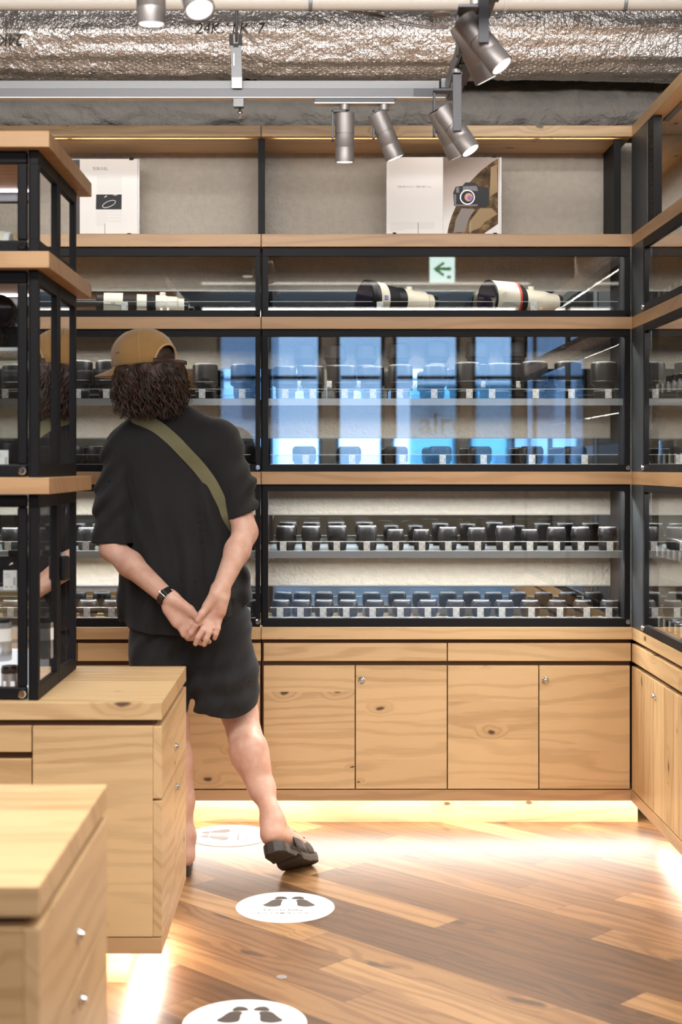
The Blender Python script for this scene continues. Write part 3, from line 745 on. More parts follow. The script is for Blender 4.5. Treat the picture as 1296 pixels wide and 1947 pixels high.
obj('nut', tube([(xh + .012, 4.6, zt0 - .052), (xh + .012, 4.6, zt0 - .044)], .010, 6), M['chrome'], t)
# loose cable and pale junction box under the duct
pts = [W(625, 0, 4.75), W(660, 18, 4.75), W(720, 30, 4.75), W(770, 45, 4.72), W(820, 53, 4.7), W(850, 52, 4.66)]
tag(obj('cable', tube(pts, .005, 8), M['lamp_body']), 'thin grey-brown cable sagging in front of the foil duct', 'cable')
bmj = lathe([(.012, -.035), (.03, -.03), (.034, 0), (.034, .05)], 20); bmesh.ops.translate(bmj, verts=bmj.verts, vec=W(840, 12, 4.78))
tag(obj('junction_box', bmj, M['acr_w']), 'pale translucent cap below the beige pipe beside the right-hand track', 'junction box')

def spot(name_loc, aim, label, L=.155, r=.031, arm=True, front=False, hang=None, powr=12):
    """cylindrical track lamp; name_loc = centre, aim = direction of the light"""
    c = Vector(name_loc); d = Vector(aim).normalized()
    t = thing('track_spotlight', label, 'spotlight', c)
    q = d.to_track_quat('Z', 'Y').to_matrix()
    def place(bm, off=0.):
        bmesh.ops.rotate(bm, verts=bm.verts, cent=(0, 0, 0), matrix=q)
        bmesh.ops.translate(bm, verts=bm.verts, vec=c + d * off); return bm
    obj('lamp_body', place(lathe([(r * .92, -L / 2), (r, -L / 2), (r, -.014), (r * .93, -.014), (r * .93, -.010), (r, -.010), (r, .03), (r * .985, .031), (r, .032), (r, L / 2), (r * .90, L / 2), (r * .86, L / 2 - .012)], 36)), M['lamp_body'], t)
    obj('heat_sink', place(lathe([(r * .86, -L / 2 - .001), (r * .55, -L / 2 - .003)], 24)), M['dark'], t)
    obj('lamp_lens', place(lathe([(r * .88, L / 2 - .008), (r * .80, L / 2 + .001)], 28)), M['lampface'], t)
    # yoke arm up to the track
    side = Vector((1, 0, 0)) if abs(d.x) < .2 else Vector((0, -1, 0))
    top = Vector(hang)
    s = Vector((-r - .008, 0, 0)) if not front else Vector((0, -r - .008, 0))
    bm = bmesh.new(); p0 = c - d * .005 + s
    hw = .0035 if not front else .013; hd = .012 if not front else .004
    box(bm, p0.x - hw, p0.x + hw, p0.y - hd, p0.y + hd, p0.z - .015, top.z - .02)
    box(bm, min(p0.x, top.x) - hw, max(p0.x, top.x) + hw, min(p0.y, top.y) - hd, max(p0.y, top.y) + hd, top.z - .026, top.z - .018)
    obj('arm', bm, M['lamp_arm'], t, bevel=.001)
    obj('swivel', tube([(top.x, top.y, top.z - .018), (top.x, top.y, top.z)], .016, 16), M['lamp_body'], t)
    la = bpy.data.lights.new('spot_light', 'SPOT'); la.energy = powr; la.spot_size = R(62); la.spot_blend = .5; la.color = (1, .9, .76); la.shadow_soft_size = .03
    lo = bpy.data.objects.new('spot_light', la); COL.objects.link(lo); lo.parent = t; lo.location = d * (L / 2 + .012); lo.rotation_euler = d.to_track_quat('-Z', 'Y').to_euler()
    return t
zdr = HC - (197 - 886) * 4.6 / 2700
t = thing('track_adapter', 'grey adapter box carrying two spotlights on the cross track', 'adapter', (XB(673, 4.6), 4.6, zdr))
obj('box', B(XB(598, 4.6), XB(749, 4.6), 4.58, 4.62, zdr, zt0 - .004), M['lamp_arm'], t, bevel=.001)
obj('bottom_edge', B(XB(598, 4.6), XB(749, 4.6), 4.581, 4.619, zdr - .004, zdr), M['card'], t)
spot(W(655, 262, 4.6), (.0, .12, -1), 'upright brushed grey spotlight, left of the pair on the cross track', hang=(XB(655, 4.6), 4.6, zdr - .004))
spot(W(734, 258, 4.6), (.42, .12, -1), 'tilted brushed grey spotlight, right of the pair on the cross track', hang=(XB(730, 4.6), 4.6, zdr - .004))
t = thing('track_adapter', 'grey adapter box under the corner where the tracks meet', 'adapter', (x2, 4.4, zdr))
obj('box', B(x2 - .02, x2 + .022, 4.20, 4.42, zdr + .01, zt0 - .002), M['lamp_arm'], t, bevel=.001)
spot(W(868, 248, 4.25), (.62, -.25, -1), 'front spotlight of the tilted pair below the track corner', front=True, hang=(XB(868, 4.25), 4.25, zdr + .012), powr=12)
spot(W(850, 254, 4.42), (.5, .25, -1), 'rear spotlight of the tilted pair below the track corner, mostly hidden', hang=(XB(868, 4.38), 4.40, zdr + .012))
t = thing('track_adapter', 'grey adapter box at the top right on the track toward the viewer', 'adapter', (x2, 3.6, zdr))
obj('box', B(x2 - .02, x2 + .022, 3.42, 3.62, zdr + .008, zt0 - .002), M['lamp_arm'], t, bevel=.001)
spot(W(918, 82, 3.5), (.72, -.25, -1), 'largest spotlight at upper right showing its pale lamp face', front=True, hang=(XB(905, 3.5), 3.5, zdr + .012), powr=12)
spot(W(900, 100, 3.66), (.52, .2, -1), 'spotlight tucked behind the largest one at upper right', hang=(XB(905, 3.6), 3.60, zdr + .012))
spot(W(287, -14, 3.0), (.0, .1, -1), 'blurred grey spotlight cut by the top edge, left of the pale lamp', L=.13, hang=(XB(287, 3.0), 3.0, 2.48), powr=10)
t = spot(W(371, -16, 2.9), (.22, -.42, -.9), 'blurred spotlight at the top edge showing a pale round face', L=.10, hang=(XB(371, 2.9), 2.9, 2.48), powr=10)
t = thing('lighting_track', 'lighting track above the top edge over the island', 'track', (0, 2.95, 2.5))
obj('track', B(-1.6, 0.15, 2.93, 2.97, 2.48, 2.51), M['railg'], t)
for x, y, sx, sy in ((.2, 1.5, 2.6, .12), (.3, -2.2, 3.0, .14), (.5, -5.6, 3.6, .04), (.5, -8.3, 4.0, .16)):
    t = thing('ceiling_lamp', 'long linear ceiling lamp %s the photographer' % ('above' if y > 0 else 'just behind' if y > -3 else 'some way behind' if y > -6 else 'at the windows far behind'), 'lamp', (x, y, 3.3))
    obj('housing', B(x - sx / 2 - .02, x + sx / 2 + .02, y - sy / 2 - .02, y + sy / 2 + .02, 3.31, 3.40), M['railg'], t)
    obj('diffuser', B(x - sx / 2, x + sx / 2, y - sy / 2, y + sy / 2, 3.295, 3.31), M['panel'], t)
t = thing('ceiling_lamp', 'slim unseen uplight added above the islands to brighten the foil duct', 'lamp', (-.2, 3.25, 2.55))
obj('housing', B(-2.0, 1.6, 3.20, 3.30, 2.50, 2.545), M['railg'], t)  # made-up housing and rods for the added uplight
for x in (-1.6, 1.2): obj('rod', tube([(x, 3.25, 2.54), (x, 3.25, 3.42)], .004, 8), M['railg'], t)
# exit sign behind the photographer, seen mirrored in the top glass
t = thing('exit_sign', 'green and white arrow sign seen reflected in the top glass case', 'sign', (0, -3, 3.1))
def RX(px, D): return (px - 608) * (10.02 + D) / 2700
def RZ(py, D): return HC - (py - 886) * (10.02 + D) / 2700
D = 3.0; a0, a1, b0, b1 = RX(817, D), RX(864, D), RZ(536, D), RZ(489, D)
obj('sign_box', B(a0, a1, -D - .04, -D, b0, b1), M['exit_w'], t)
cx, cz, s = (a0 + a1) / 2, (b0 + b1) / 2, (a1 - a0) / 48
bm = bmesh.new()
prism(bm, [(cx - 18 * s, cz + 1 * s), (cx + 2 * s, cz + 15 * s), (cx + 5 * s, cz + 11 * s), (cx - 6 * s, cz + 4 * s), (cx + 17 * s, cz + 4 * s), (cx + 17 * s, cz - 2 * s), (cx - 6 * s, cz - 2 * s), (cx + 4 * s, cz - 10 * s), (cx + 1 * s, cz - 14 * s)], -D + .001, -D + .004)
box(bm, cx + 9 * s, cx + 17 * s, -D + .001, -D + .003, cz - 18 * s, cz - 12 * s)
obj('arrow', bm, M['exit_g'], t)
obj('rod', tube([(cx, -D - .02, b1), (cx, -D - .02, 3.42)], .01, 8), M['railg'], t)
bm = text_bm('alroi', .42, .004); bmesh.ops.rotate(bm, verts=bm.verts, cent=(0, 0, 0), matrix=Matrix.Rotation(R(90), 3, 'X'))
bmesh.ops.translate(bm, verts=bm.verts, vec=(RX(850, 9), -9.04, RZ(806, 9)))
tag(obj('window_lettering', bm, M['inkd']), 'dark lettering on the shop window, seen faintly mirrored in the glass', 'sign')
# a dark display table behind the photographer
t = thing('display_table', 'oak display table behind the photographer, seen only in reflections', 'table', (0.6, -3.4, 0))
obj('tabletop', B(-.6, 2.2, -4.0, -3.0, .86, .90), M['edge_x'], t)
for x in (-.5, 2.1):
    for y in (-3.9, -3.1): obj('leg', B(x - .04, x + .04, y - .04, y + .04, 0, .86), M['edge_x'], t)
# ================================================================ LENSES AND CARDS
def clear_out(t):   # move a prototype far from sight is not needed: the first placement reuses it
    return t
def std_lens(kind):
    t = thing('camera_lens', None, 'lens')
    if kind == 'tall':      # long lens on its mount with a reversed deep hood
        obj('barrel', lathe([(.030, 0), (.033, .004), (.035, .02), (.035, .036), (.036, .055), (.036, .110)], 32), M['blk'], t, local=True)
        obj('scale_ring', lathe([(.0353, .026), (.0354, .0265), (.0354, .030), (.0353, .0305)], 32), M['silver'], t, local=True)
        obj('lens_hood', lathe([(.037, .046), (.0455, .052), (.047, .060), (.0455, .062), (.0455, .116), (.044, .122), (.038, .122)], 36), M['blk'], t, local=True)
        obj('front_cap', lathe([(.0395, .1222), (.0395, .126), (.0365, .1275), (.036, .1262), (.02, .1262)], 36, [1, 1, 0, 0]), [M['blk3'], M['silver']], t, local=True)
    if kind == 'hood':      # back row: wider flared hood
        obj('barrel', lathe([(.030, 0), (.034, .004), (.034, .03), (.037, .05), (.037, .09)], 32), M['blk'], t, local=True)
        obj('scale_ring', lathe([(.0372, .052), (.0373, .0525), (.0373, .055), (.0372, .0555)], 32), M['silver'], t, local=True)
        obj('lens_hood', lathe([(.038, .064), (.041, .066), (.043, .078), (.0485, .082), (.0485, .092), (.046, .094), (.045, .135), (.041, .141), (.03, .141)], 36), M['blk'], t, local=True)
    if kind == 'mid':
        obj('barrel', lathe([(.031, 0), (.035, .003), (.036, .02), (.036, .03)], 32), M['blk'], t, local=True)
        obj('focus_ring', lathe([(.0365, .030), (.0375, .031), (.0375, .044), (.0365, .045)], 48), M['blk2'], t, local=True)
        obj('lens_hood', lathe([(.038, .034), (.042, .038), (.0425, .075), (.040, .084), (.036, .087)], 36), M['blk'], t, local=True)
        obj('front_cap', lathe([(.036, .0871), (.036, .089), (.032, .0895), (.03, .0885)], 32), M['blk3'], t, local=True)
    if kind == 'small':     # petal hood reversed, bright rim on the cap
        obj('barrel', lathe([(.026, 0), (.030, .003), (.030, .02), (.0295, .05)], 32), M['blk'], t, local=True)
        obj('focus_ring', lathe([(.0305, .012), (.031, .013), (.031, .024), (.0305, .025)], 48), M['blk2'], t, local=True)
        bm = bmesh.new(); segs = 40; rings = []
        prof = [(.0335, None), (.0340, .058), (.0320, .072), (.0300, .076)]
        for r, z in prof:
            rings.append([bm.verts.new((r * math.cos(2 * math.pi * k / segs), r * math.sin(2 * math.pi * k / segs), z if z else .040 - .010 * math.cos(4 * math.pi * k / segs))) for k in range(segs)])
        for a, b in zip(rings, rings[1:]):
            for k in range(segs): f = bm.faces.new((a[k], a[(k + 1) % segs], b[(k + 1) % segs], b[k])); f.smooth = True
        obj('lens_hood', bm, M['blk'], t, local=True)
        obj('front_cap', lathe([(.0300, .0755), (.0298, .0795), (.0275, .0815), (.026, .0805), (.012, .0805)], 32, [1, 1, 0, 0]), [M['blk3'], M['silver']], t, local=True)
    if kind == 'low':
        obj('barrel', lathe([(.026, 0), (.031, .003), (.0325, .012), (.0325, .022)], 32), M['blk'], t, local=True)
        obj('lens_hood', lathe([(.033, .012), (.0345, .014), (.0350, .048), (.0325, .056), (.028, .0575)], 36), M['blk'], t, local=True)
        obj('front_cap', lathe([(.0285, .0575), (.0282, .0605), (.0255, .0615), (.024, .0606), (.01, .0606)], 32, [1, 1, 0, 0]), [M['blk3'], M['silver']], t, local=True)
    return t
KL = {}
def put_lens(kind, x, y, z, label, group, s=1.0, rz=0.):
    if kind not in KL: t = KL[kind] = std_lens(kind)
    else: t = copy_tree(KL[kind])
    t.location = (x, y, z); t.scale = (s, s, s); t.rotation_euler = (0, 0, rz)
    return tag(t, label, 'lens', group)
_card = []
def put_card(x, y, z, label, group, s=1.0, rz=0., rx=0.):
    if not _card:
        bm = bmesh.new(); w_, h_ = .0225, .0295
        box(bm, -w_ / 2 * 1, w_ / 2, -.0004, .0004, 0, h_ * 1.12)
        for i, (a, b, c, d) in enumerate(((-.009, -.001, .026, .0275), (-.009, .002, .023, .0240), (-.009, .000, .0205, .0213), (.0055, .0095, .008, .0215), (-.009, -.003, .0045, .007), (.000, .004, .0045, .0065))):
            box(bm, a, b, -.0006, -.0004, c, d, 1)
        o = obj('price_card', bm, [M['card'], M['inkl']]); _card.append(o)
    else:
        o = _card[0].copy(); COL.objects.link(o)
    o.location = (x, y, z); o.scale = (s, s, s); o.rotation_euler = (rx, 0, rz)
    return tag(o, label, 'price card', group)
def ordn(i, n): return 'rightmost' if i == n - 1 and n > 1 else ('leftmost' if i == 0 else ORD[i] + ' from left')
def row(kind, pxs, py, y, where, side, base, scale=1.0, cards=None, cpy=None, jitter=0.01, sz=None):
    pxs = list(pxs); n = len(pxs)
    for i, px in enumerate(pxs):
        s = scale * (1 + random.uniform(-jitter, jitter)) * (sz[i] if sz else 1)
        put_lens(kind, XB(px, y), y, base, 'black camera lens, %s in the %s, %s section' % (ordn(i, n), where, side), 'lenses in the %s, %s section' % (where, side), s, random.uniform(0, 6))
    if cards:
        n = len(cards)
        for i, px in enumerate(cards):
            put_card(XB(px, YF + .03), YF + .0285, cpy, 'white price card, %s in the %s, %s section' % (ordn(i, n), where, side), 'price cards of the %s, %s section' % (where, side), 1.0, random.uniform(-.02, .02))
zm_mid = ZB(757); zm_bot = ZB(1049)
Yl = 5.095
# right section
row('tall', (541, 594, 655, 708, 761, 827, 889, 949, 1015, 1079, 1148), 757, Yl, 'middle case front upper row', 'right', zm_mid, .98,
    (542, 594.5, 655, 709, 760, 825, 892, 935, 1018, 1086, 1156), zm_mid + .0015, sz=(.95, .95, .97, .95, 1, .98, 1.06, 1.04, 1.08, 1.08, 1.06))
row('hood', (580, 637, 695, 757, 830, 908, 976), 757, 5.20, 'middle case raised back row', 'right', zm_mid + .08, .93, sz=(.95, .95, .95, .98, 1.05, 1.02, 1.05))
for i, px in enumerate((580, 637, 695, 757, 830, 908, 976)):
    t = tag(obj('lens_riser', B(XB(px, 5.2) - .03, XB(px, 5.2) + .03, 5.17, 5.23, zm_mid + .001, zm_mid + .079), M['acrylic']), 'clear acrylic riser, %s of the back row in the middle case' % ordn(i, 7), 'riser', 'acrylic risers of the middle case')
for i, px in enumerate((570, 626, 681, 787, 918, 985)):
    put_card(XB(px, 5.15), 5.15, zm_mid + .045, 'small white card standing behind the front lenses of the middle case, %s' % ordn(i, 6), 'back row cards of the middle case', .75)
row('mid', (578, 664, 753, 836, 912, 1010, 1092), 883, Yl, 'middle case bottom row', 'right', ZC1 + .001, 1.0, (581, 669, 765, 841, 919, 1011, 1111), ZB(883) + .0005)
row('small', (543, 591, 641, 698, 752, 801, 851, 906, 960, 1006, 1057, 1103, 1154), 1049, Yl, 'bottom case upper row', 'right', zm_bot + .001, 1.02,
    (538, 587, 640, 697, 752, 802, 852, 908, 962, 1007, 1058, 1104, 1159), zm_bot + .0015, sz=(1.05, 1.05, 1.05, 1.05, .9, .9, 1.0, .98, 1.05, .9, 1.0, 1.0, 1.0))
lo = (534, 573, 616, 662, 712, 764, 813, 866, 914, 958, 1007, 1059, 1108, 1159)
row('low', lo, 1176, Yl, 'bottom case lowest row', 'right', ZK1 + .0255, 1.0, (532, 571, 614, 658, 708, 761, 813, 867, 913, 954, 1010, 1064, 1115, 1157), ZB(1176) + .0005)
for i, px in enumerate(lo):
    tag(obj('lens_riser', B(XB(px, Yl) - .034, XB(px, Yl) + .034, Yl - .034, Yl + .034, ZK1 + .001, ZK1 + .0255), M['acr_w'], bevel=.001), 'frosted riser under the %s lens of the lowest row, right section' % ordn(i, 14), 'riser', 'frosted risers of the bottom case')
# left section (only what shows beside the person and through the tower)
row('tall', (28, 86, 150, 208, 390, 462), 757, Yl, 'middle case front upper row', 'left', zm_mid, .98, (10, 80, 148, 202, 384, 460), zm_mid + .0015, sz=(1, 1, 1.1, 1.12, 1.03, 1.0))
row('mid', (20, 80, 135, 190, 462), 883, Yl, 'middle case bottom row', 'left', ZC1 + .001, 1.05, (30, 455), ZB(883) + .0005)
row('small', (20, 70, 118, 165, 212, 470), 1049, Yl, 'bottom case upper row', 'left', zm_bot + .001, 1.0, (15, 68, 118, 163, 212, 462), zm_bot + .0015)
row('low', (22, 70, 118, 168, 214, 474), 1176, Yl, 'bottom case lowest row', 'left', ZK1 + .0255, 1.0, (20, 68, 118, 165, 212, 470), ZB(1176) + .0005)

# ---- big telephoto lenses lying in the top row
def tele(px_f, label, kind, yaw, y, r0, L):
    t = thing('telephoto_lens', label, 'lens', (XB(px_f, y), y, ZS1 + .002 + r0))
    t.rotation_euler = (0, 0, R(yaw))
    Rm = Matrix.Rotation(R(90), 3, 'Y')       # local z -> x
    def P(name, prof, m, segs=48, **k):
        bm = lathe(prof, segs, **k); bmesh.ops.rotate(bm, verts=bm.verts, cent=(0, 0, 0), matrix=Rm)
        return obj(name, bm, m, t, local=True)
    def knobs(x, r, m, n=1):
        bm = bmesh.new()
        tube([(x, 0, r - .004), (x, 0, r + .012)], .011, 16, bm=bm); obj('lock_knob', bm, m, t, local=True)
        for k in range(3):
            bm = bmesh.new(); a = R(-40 - 40 * k); tube([(x + .02, -math.cos(a) * (r - .004), math.sin(a) * (r - .004)), (x + .02, -math.cos(a) * (r + .004), math.sin(a) * (r + .004))], .006, 12, bm=bm); obj('button', bm, m, t, local=True)
    if kind == 'G':
        P('front_hood', [(r0 * .93, 0), (r0, .002), (r0, .014), (r0 * .98, .016), (r0 * .98, .030), (r0 * .95, .034)], M['blk'])
        P('front_element', [(r0 * .93, -.0005), (r0 * .90, -.001), (r0 * .88, .012)], M['glassf'])
        P('front_barrel', [(r0 * .95, .034), (r0 * .93, .036), (r0 * .90, .068), (r0 * .86, .072)], M['cream'])
        P('focus_ring', [(r0 * .84, .072), (r0 * .82, .074), (r0 * .74, .118), (r0 * .72, .120)], M['blk2'], 64)
        P('zoom_ring', [(r0 * .71, .120), (r0 * .71, .150), (r0 * .68, .152)], M['blk'], 64)
        P('rear_barrel', [(r0 * .69, .152), (r0 * .60, .20), (r0 * .60, .225), (r0 * .58, .226), (r0 * .58, .245), (r0 * .48, .252), (r0 * .46, .275)], M['cream'])
        P('rear_cap', [(r0 * .44, .275), (r0 * .44, .292), (r0 * .40, .294)], M['blk3'])
        knobs(.185, r0 * .62, M['cream'])
        bm = B(.046, .060, -r0 * .925, -r0 * .915, -.006, .010); obj('badge', bm, M['badge'], t, local=True)
        bm = text_bm('G', .014, .0005); bmesh.ops.rotate(bm, verts=bm.verts, cent=(0, 0, 0), matrix=Matrix.Rotation(R(90), 3, 'X')); bmesh.ops.translate(bm, verts=bm.verts, vec=(.053, -r0 * .927, .002)); obj('badge_letter', bm, M['card'], t, local=True)
        obj('tripod_foot', B(.17, .24, -.018, .018, -r0 - .0005, -r0 * .6), M['cream'], t, local=True, bevel=.004)
    if kind == 'R':
        P('hood_rim', [(r0 * .97, 0), (r0, .001), (r0, .006), (r0 * .99, .008)], M['blk'])
        P('front_element', [(r0 * .95, -.0005), (r0 * .90, -.001), (r0 * .88, .01)], M['glassf'])
        P('front_barrel', [(r0 * .99, .008), (r0 * .97, .10)], M['cream'])
        P('red_ring', [(r0 * .985, .100), (r0 * .985, .108)], M['red'])
        P('focus_ring', [(r0 * .97, .108), (r0 * .93, .125), (r0 * .80, .132), (r0 * .78, .14)], M['blk2'], 64)
        P('rear_barrel', [(r0 * .66, .14), (r0 * .62, .19), (r0 * .60, .235), (r0 * .56, .245), (r0 * .50, .262), (r0 * .47, .29)], M['cream'])
        P('rear_cap', [(r0 * .46, .29), (r0 * .46, .305), (r0 * .42, .307)], M['blk3'])
        knobs(.185, r0 * .62, M['cream'])
        bm = bmesh.new(); tube([(.035, -r0 * .95, .012), (.035, -r0 * 1.005, .012)], .009, 16, bm=bm); obj('side_button', bm, M['cream'], t, local=True)
        obj('tripod_foot', B(.17, .24, -.018, .018, -r0 - .0005, -r0 * .6), M['cream'], t, local=True, bevel=.004)
    if kind == 'W':
        P('hood', [(r0 * .94, 0), (r0, .002), (r0 * .99, .022), (r0 * .97, .026)], M['blk'])
        P('front_element', [(r0 * .92, -.0005), (r0 * .88, -.001), (r0 * .86, .01)], M['glassf'])
        P('front_barrel', [(r0 * .97, .026), (r0 * .97, .094)], M['cream'])
        P('zoom_ring', [(r0 * .93, .094), (r0 * .93, .143)], M['blk2'], 64)
        P('middle_barrel', [(r0 * .90, .143), (r0 * .88, .178)], M['cream'])
        P('focus_ring', [(r0 * .86, .178), (r0 * .84, .210)], M['blk2'], 64)
        P('rear_barrel', [(r0 * .84, .210), (r0 * .80, .25), (r0 * .76, .252), (r0 * .74, .285), (r0 * .62, .292), (r0 * .60, .312)], M['cream'])
        P('rear_cap', [(r0 * .56, .312), (r0 * .56, .325), (r0 * .5, .327)], M['blk3'])
        knobs(.235, r0 * .80, M['cream'])
        bm = text_bm('GS', .013, .0005); bmesh.ops.rotate(bm, verts=bm.verts, cent=(0, 0, 0), matrix=Matrix.Rotation(R(90), 3, 'X')); bmesh.ops.translate(bm, verts=bm.verts, vec=(.060, -r0 * .975, .006)); obj('mark', bm, M['inkd'], t, local=True)
        obj('tripod_foot', B(.20, .27, -.016, .016, -r0 - .0005, -r0 * .7), M['cream'], t, local=True, bevel=.004)
    return t
tele(693, 'cream and black telephoto lens with a small square blue badge, centre of the top case', 'G', 27, 5.085, .0705, .29)
tele(925, 'cream telephoto lens with a thin red ring and huge front glass, at right', 'R', 24, 5.085, .0700, .30)
tele(184, 'white telephoto lens with two black ring bands above the tan cap', 'W', 6, 5.10, .0490, .32)
for px, lab in ((237, 'white price card on the top case lip under the white banded lens'), (722, 'white price card on the top case lip under the blue badge lens'), (1014, 'white price card on the top case lip under the red ring lens')):
    put_card(XB(px, YF + .03), YF + .0285, ZB(590) + .0005, lab, 'price cards of the top case', 1.0)
t = thing('acrylic_stand', 'small empty clear acrylic holder lying left of the blue badge lens', 'stand', (XB(668), 5.075, ZS1))
bm = bmesh.new(); x_ = XB(667, 5.06); box(bm, x_ - .03, x_ + .03, 5.05, 5.053, ZB(590), ZB(590) + .012); box(bm, x_ - .02, x_ + .02, 5.05, 5.07, ZB(590) + .012, ZB(590) + .014)
obj('holder', bm, M['acr_w'], t)

# ---- right unit goods: silver and black lenses and cards running toward the viewer
n = 0
for nm, zb_, zc_, m_, r_, h_ in (('top', ZS1 + .002, ZB(590), 'silver', .026, .070), ('middle upper', zm_mid + .001, zm_mid, 'white', .026, .060), ('middle lower', ZC1 + .002, ZB(883), 'white', .024, .052), ('bottom upper', zm_bot + .001, zm_bot, 'blk', .028, .060), ('bottom lower', ZK1 + .002, ZB(1176), 'blk', .028, .055)):
    proto = None; NN = 13
    for k in range(NN):
        y = 4.74 - k * .074
        lab = 'lens in the %s row of the right-hand display, %s' % (nm, 'nearest the corner' if k == 0 else 'nearest the viewer' if k == NN - 1 else ORD[k] + ' out from the corner')
        if proto is None:
            t = proto = thing('compact_lens', None, 'lens')
            obj('barrel', lathe([(r_ * .9, 0), (r_, .003), (r_, h_ * .55), (r_ * .93, h_ * .58)], 24), M[m_], t, local=True)
            obj('focus_ring', lathe([(r_ * 1.0, h_ * .58), (r_ * 1.03, h_ * .6), (r_ * 1.03, h_ * .84), (r_, h_ * .86)], 24), M['blk2' if m_ != 'silver' else 'blk'], t, local=True)
            obj('front_cap', lathe([(r_ * .98, h_ * .86), (r_ * .98, h_ * .97), (r_ * .85, h_)], 24), M['silver' if m_ == 'blk' else 'blk3'], t, local=True)
        else: t = copy_tree(proto)
        t.location = (XR + .085, y, zb_)
        tag(t, ('silver-sided ' if m_ == 'silver' else 'white-sided ' if m_ == 'white' else 'black ') + lab, 'lens', 'lenses in the %s row of the right-hand display' % nm)
        o = put_card(XR + .0335 if nm.endswith('upper') else XR + .0335 - .0, y, zc_ + .0015, 'white price card in the %s row at right, %s' % (nm, 'nearest the corner' if k == 0 else 'nearest the viewer' if k == NN - 1 else ORD[k] + ' out from the corner'), 'price cards in the %s row at right' % nm, 1.0, R(-90))
        if nm.endswith('upper'): o.location.x = XR + .0285

# ---- inside the island tower
def grey_lens(px, py0, Y, z, lab, r, h, mats=('silver', 'white')):
    t = thing('camera_lens', lab, 'lens', (XB(px, Y), Y, z))
    obj('barrel', lathe([(r * .95, 0), (r, .003), (r, h * .25), (r * .98, h * .26), (r * .98, h * .48)], 32), M[mats[0]], t, local=True)
    obj('zoom_ring', lathe([(r * 1.02, h * .48), (r * 1.02, h * .78)], 32), M[mats[1]], t, local=True)
    obj('front_barrel', lathe([(r * .98, h * .78), (r * .98, h * .9), (r * .92, h * .92)], 32), M[mats[0]], t, local=True)
    obj('front_cap', lathe([(r * .80, h * .92), (r * .78, h), (r * .7, h * 1.01)], 32), M['blk'], t, local=True)
    return t
ZLB = .801
grey_lens(0, 0, 3.62, ZLB, 'silver-grey zoom lens cut by the left photo edge on the white plinth', .030, .105)
grey_lens(82, 0, 3.66, ZLB, 'silver-grey zoom lens behind the tower corner post on the white plinth', .026, .10)
bmx = bmesh.new()
t = thing('camera_lens', 'short two-tone grey lens with a price card at the tower front, lower left', 'lens', (XB(19, 3.475), 3.475, .7595))
obj('barrel', lathe([(.021, 0), (.021, .030), (.020, .031)], 28), M['silver'], t, local=True)
obj('focus_ring', lathe([(.0215, .031), (.0215, .042)], 28), M['blk'], t, local=True)
obj('front_cap', lathe([(.0205, .042), (.020, .048), (.012, .049)], 28), M['blk3'], t, local=True)
tag(obj('price_card_riser', B(XB(1, 3.475), XB(34, 3.475), 3.472 - .015, 3.475 + .022, .729, .7585), M['acr_w'], bevel=.001), 'small frosted riser at the lower left front of the tower', 'riser')
put_card(XB(17, 3.455), 3.4552, .7305, 'white price card on the small riser at the lower left tower front', None, 1.25)
put_card(XB(20, 3.55), 3.545, .986, 'white price card in front of the compact camera in the bottom tower tier', None, 1.5)
put_card(XB(4, 3.55), 3.545, 1.286, 'white price card under the dark lens in the tower middle tier', None, 1.5)
def compact_cam(loc, lab, w_=.12, h_=.07, lens=.026, zr=0):
    t = thing('camera', lab, 'camera', loc, (0, 0, zr))
    bm = B(-w_ / 2, w_ / 2, -.018, .018, 0, h_); obj('body', bm, M['blk'], t, bevel=.006, local=True)
    bm = B(-w_ * .16, w_ * .16, -.014, .014, h_, h_ + .014); obj('viewfinder', bm, M['blk2'], t, bevel=.003, local=True)
    bm = lathe([(lens, 0), (lens, .03), (lens * .92, .032), (lens * .8, .045), (lens * .7, .046)], 28); bmesh.ops.rotate(bm, verts=bm.verts, cent=(0, 0, 0), matrix=Matrix.Rotation(R(90), 3, 'X')); bmesh.ops.translate(bm, verts=bm.verts, vec=(0, -.018, h_ * .48)); obj('lens', bm, M['blk3'], t, local=True)
    bm = lathe([(.009, 0), (.009, .008)], 20); bmesh.ops.translate(bm, verts=bm.verts, vec=(w_ * .36, 0, h_)); obj('dial', bm, M['silver'], t, local=True)
    return t
compact_cam((XB(30, 3.68), 3.68, .994), 'black compact camera on the clear shelf in the tower bottom tier', zr=.2)
compact_cam((XB(95, 3.76), 3.76, .994), 'black camera behind the corner post in the tower bottom tier', .10, .065, zr=-.3)
compact_cam((XB(2, 3.66), 3.66, 1.594), 'black mirrorless camera on the clear shelf in the tower middle tier', .11, .06)
t = put_lens('mid', XB(14, 3.6), 3.6, 1.270, 'dark lens standing on the floor of the tower middle tier at left', 'dark lenses in the tower', 1.0)
